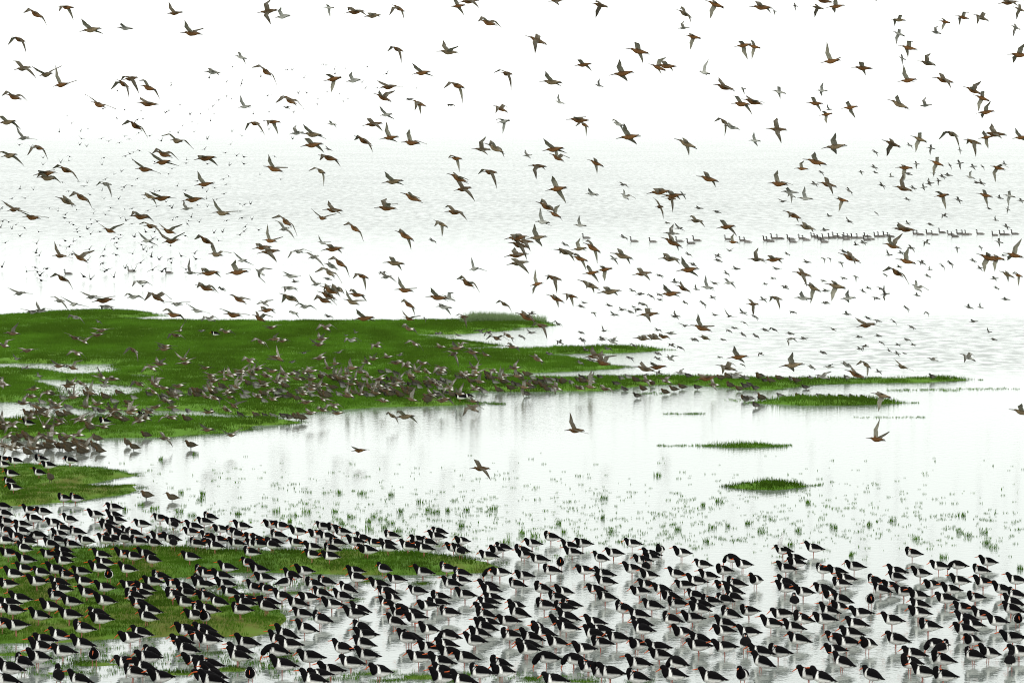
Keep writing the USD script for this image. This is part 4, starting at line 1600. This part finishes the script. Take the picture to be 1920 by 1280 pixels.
ground_dist = lambda v: F * H / max(1.0, v - VH)
flyers = []
for line in FLY.split('\n'):
    if line.startswith('@'):
        ox, oy, zz = map(float, line[1:].split())
        continue
    if not line.strip():
        continue
    kind, *n = line.split()
    bx, by, ax, ay, cx_, cy_ = map(float, n)
    u, v = ox + bx / zz, oy + by / zz
    c, s = fit(kind, ((ax - bx) / zz, (by - ay) / zz), ((cx_ - bx) / zz, (by - cy_) / zz))
    flyers.append(dict(kind=kind, u=u, v=v, pose=int(c[0]), yaw=c[1], pitch=c[2], roll=c[3], ppm=s))
POSEWORD = ['wings raised high', 'wings raised high', 'wings half raised', 'wings half raised', 'wings spread level', 'wings arched downward', 'wings arched downward', 'wings beating down', 'wings beating down', 'wings half folded', 'wings half folded']
COL = {'r': 'rust-brown wader', 'n': 'brown wader', 'm': 'brown white-rumped wader', 'p': 'pale grey wader', 's': 'small dark wader'}
NAME = {'r': 'flying_godwit', 'n': 'flying_godwit', 'm': 'landing_godwit', 'p': 'flying_pale_wader', 's': 'flying_small_wader'}
GROUP = {'r': 'rust-brown waders in flight', 'n': 'rust-brown waders in flight', 'm': 'brown waders fluttering low over the marsh', 'p': 'pale grey waders in flight', 's': 'small dark waders in flight'}


def fband(v):
    for lim, t in ((70, 'near top edge'), (150, 'in upper sky'), (235, 'just above the horizon'), (330, 'over far sea'), (430, 'above the geese'), (515, 'below the geese'), (590, 'behind the marsh'), (665, 'at marsh back edge'), (735, 'over the crowded marsh'), (800, 'low over marsh front')):
        if v < lim:
            return t
    return 'over near water'


for u0, u1, v0, v1, n in ((380, 900, 692, 752, 58), (0, 330, 715, 790, 22), (0, 180, 790, 842, 9), (880, 1120, 690, 730, 10)):
    for _ in range(n):
        flyers.append(dict(kind='m', u=rng.uniform(u0, u1), v=rng.uniform(v0, v1), pose=int(rng.choice([1, 2, 3, 4, 5, 6, 9])), yaw=rng.normal(-18, 30), pitch=rng.normal(8, 8), roll=rng.normal(0, 22), ppm=rng.uniform(52, 62)))
label_all(flyers, lambda i: (i['kind'], POSEWORD[i['pose']], fband(i['v']), zone(i['u'])), lambda i: f"{COL[i['kind']]}, {POSEWORD[i['pose']]}, {fband(i['v'])}, {zone(i['u'])}")
srcs = {}
for b in flyers:
    key = (b['kind'], b['pose'])
    if key not in srcs:
        srcs[key] = source(f"{NAME[b['kind']]}_{'rust' if b['kind'] == 'r' else 'plain'}_source_{b['pose']:03d}", flyer(b['kind'], POSES[b['pose']]))
    y = min(F / b['ppm'], ground_dist(b['v'] + 14) * .985)
    p = place(NAME[b['kind']], srcs[key], rot(180 + b['yaw'], b['pitch'], b['roll']), at_depth(b['u'], b['v'], y))
    tag(p, b['label'], 'bird', GROUP[b['kind']])

# the far flock of small waders over the sea
tsrc = [source(f'far_wader_source_{i:03d}', flyer('t', POSES[i])) for i in (1, 2, 3, 4, 5, 6)]
tiny = [dict(u=u, v=v) for u, v, _ in parse(TINY)]
def tband(v):
    for lim, t in ((150, 'top of the far flock'), (190, 'high in the far flock'), (225, 'over the horizon'), (255, 'on the horizon'), (285, 'just below the horizon'), (320, 'over distant sea'), (345, 'over grey sea'), (370, 'over rippled sea'), (395, 'mid far flock'), (420, 'in its dense belt'), (450, 'below its dense belt'), (480, 'low in the far flock')):
        if v < lim:
            return t
    return 'lowest in the far flock'
tzone = lambda u: f"{['at left edge', 'far left', 'left', 'mid left', 'left of centre', 'near centre'][int(min(5, u // 100))]}"
label_all(tiny, lambda i: (tband(i['v']), tzone(i['u'])), lambda i: f"tiny dark wader, {tband(i['v'])}, {tzone(i['u'])}")
for it in tiny:
    u, v = it['u'], it['v']
    dist = rng.uniform(330, 430) if v < 400 else min(rng.uniform(280, 380), ground_dist(v + 8))
    p = place('far_wader', tsrc[rng.integers(0, 6)], rot(180 + rng.choice([-1, -1, 1]) * rng.uniform(48, 88), rng.normal(4, 6), rng.normal(0, 20)), at_depth(u, v, dist), rng.uniform(1.4, 1.8))
    tag(p, it['label'], 'bird', 'tiny waders of the far flock over the sea')

# ------------------------------------------------------------ geese on the water
gsrc = source('swimming_goose_source', goose())
geese = [dict(u=u, v=v) for u, v, _ in parse(GOOSE)]
def gzone(u):
    return 'apart from the flock, far left' if u < 480 else 'strung out ahead of the group' if u < 1330 else 'just left of the dense group' if u < 1480 else 'in the dense group' if u < 1640 else 'right behind the dense group' if u < 1780 else 'at the line\'s tail'
label_all(geese, lambda i: gzone(i['u']), lambda i: f"grey goose swimming on far water, {gzone(i['u'])}")
for b in geese:
    ppm = (b['v'] + 6 - VH) / H
    g = ground(b['u'], b['v'] + 5)
    p = place('swimming_goose', gsrc, rot(180 + rng.normal(0, 14)), g + [0, 0, -.02], rng.uniform(1.0, 1.15) * (.8 if b['u'] < 480 else 1))
    tag(p, b['label'], 'goose', 'geese swimming in a line on the far water')


# ------------------------------------------------------------ standing brown waders
def feet(u, v, h):
    """Where a bird whose body centre is seen at (u, v) stands: the point below it, h metres lower."""
    k = h / H
    vf = (v - VH * k) / (1 - k)
    w = ground(u, vf)
    z = land_z(w[0], w[1])
    on = z is not None
    return ground(u, vf) + [0, 0, (z - .035) if on else -.06], on, vf


bsrc = {(c, k): source(f'standing_wader_source_{c}_{i:03d}', stander(c, k)) for c in SHADES for i, k in enumerate(('up', 'low', 'tuck'))}
browns = []
for u, v, _ in parse(BROWN):
    if 660 < v < 770:
        u, v = u + rng.normal(0, 5), v + rng.normal(0, 2.2)
    w, on, vf = feet(u, v, .125)
    browns.append(dict(u=u, v=v, w=w, on=on, pose=['up', 'low', 'tuck', 'low'][int(rng.integers(0, 4))], shade=['brown', 'brown', 'grey', 'dark'][int(rng.integers(0, 4))] if v < 800 and u > 300 else 'brown'))
for u0, u1, v0, v1, n in ((430, 900, 700, 752, 62), (300, 420, 725, 772, 14), (880, 1120, 712, 730, 14), (60, 330, 742, 778, 18), (0, 190, 806, 850, 24)):
    for _ in range(n):
        u, v = rng.uniform(u0, u1), rng.uniform(v0, v1)
        w, on, vf = feet(u, v, .125)
        browns.append(dict(u=u, v=v, w=w, on=on, pose=['up', 'low', 'tuck', 'low'][int(rng.integers(0, 4))], shade='brown' if v > 800 else ['brown', 'grey', 'grey', 'dark'][int(rng.integers(0, 4))]))


def bband(i):
    v = i['v']
    s = 'on grass' if i['on'] else 'in shallow water'
    if v > 860: return s + ' behind the oystercatchers'
    if v > 795: return s + ' at marsh edge'
    if v > 768: return s + ' of front strip'
    if v > 738: return s + ' at crowd front'
    if v > 722: return s + ' mid crowd'
    return s + ' behind the crowd'
label_all(browns, lambda i: (i['shade'], bband(i), zone(i['u'])), lambda i: f"{i['shade']} wader standing {bband(i)}, {zone(i['u'])}")
for b in browns:
    p = place('standing_wader', bsrc[b['shade'], b['pose']], rot(180 + rng.normal(4, 26), rng.normal(2, 4)), b['w'], rng.uniform(.92, 1.08) * (.86 if b['shade'] != 'brown' else 1))
    tag(p, b['label'], 'bird', 'waders standing on the marsh')

# ------------------------------------------------------------ oystercatchers
osrc = {k: source(f'oystercatcher_source_{i:03d}', stander('oyster', k)) for i, k in enumerate(('up', 'low', 'tuck', 'feed'))}
osrc['wing'] = source('oystercatcher_source_004', preener())
oys = []
for u, v, flag in parse(OYSTER):
    w, on, vf = feet(u, v, .135 if feet(u, v, .135)[1] is False else .16)
    pose = {'D': 'feed', 'W': 'wing', 'F': 'low', 'B': 'tuck'}.get(flag) or ['up', 'low', 'low', 'tuck', 'up'][int(rng.integers(0, 5))]
    yaw = {'F': 270, 'B': 90}.get(flag, 180 + rng.normal(-3, 17) * (3.0 if rng.uniform() < .07 else 1.0))
    oys.append(dict(u=u, v=v, w=w, on=on, pose=pose, yaw=yaw, flag=flag, size=np.interp(vf, [800, 1040, 1150, 1270], [.98, 1.0, 1.05, 1.13]) * rng.uniform(.95, 1.05), pitch=rng.normal(1, 3.5)))
oys.sort(key=lambda b: -b['v'])
near, rest = oys[:300], oys[300:]
OW = {'up': 'with level bill', 'low': 'with lowered bill', 'tuck': 'with head tucked', 'feed': 'bending to feed', 'wing': 'preening, wing raised'}
def oword(b):
    return {'F': 'facing the camera', 'B': 'seen from behind'}.get(b['flag'], OW[b['pose']])
def oband(v):
    for lim, t in ((1090, 'in the middle rows'), (1125, 'below the middle rows'), (1165, 'toward the front'), (1205, 'in the front rows')):
        if v < lim:
            return t
    return 'along bottom edge'
label_all(near, lambda b: (oword(b), b['on'], oband(b['v']), zone(b['u'])), lambda b: f"oystercatcher {oword(b)}, {'on turf' if b['on'] else 'in water'} {oband(b['v'])}, {zone(b['u'])}")
for b in near:
    p = place('oystercatcher', osrc[b['pose']], rot(b['yaw'], b['pitch']), b['w'], b['size'])
    tag(p, b['label'], 'bird', 'oystercatchers standing in the near flock')


def merged(parts):
    V, Fc, T, o = [], [], [], 0
    for pn, v, f, mat, tint in parts:
        c = {'bill': (.48, .075, .012), 'leg': (.36, .13, .10)}.get(pn)
        V.append(v); Fc.append(f + o); T.append(tint if c is None else np.tile(c, (len(v), 1)))
        o += len(v)
    return np.vstack(V), np.vstack(Fc), PLUME, np.vstack(T)


kinds = ['up', 'low', 'tuck', 'feed', 'wing']
protos = [(f'standing_bird_{i:03d}' if i else 'standing_bird', *merged(preener() if k == 'wing' else stander('oyster', k))) for i, k in enumerate(kinds)]
instancer('rear_oystercatchers', protos, [b['w'] for b in rest], [kinds.index(b['pose']) for b in rest], [math.radians(b['yaw']) for b in rest], [b['size'] for b in rest], 'black and white oystercatchers packed in the rear rows of the flock')
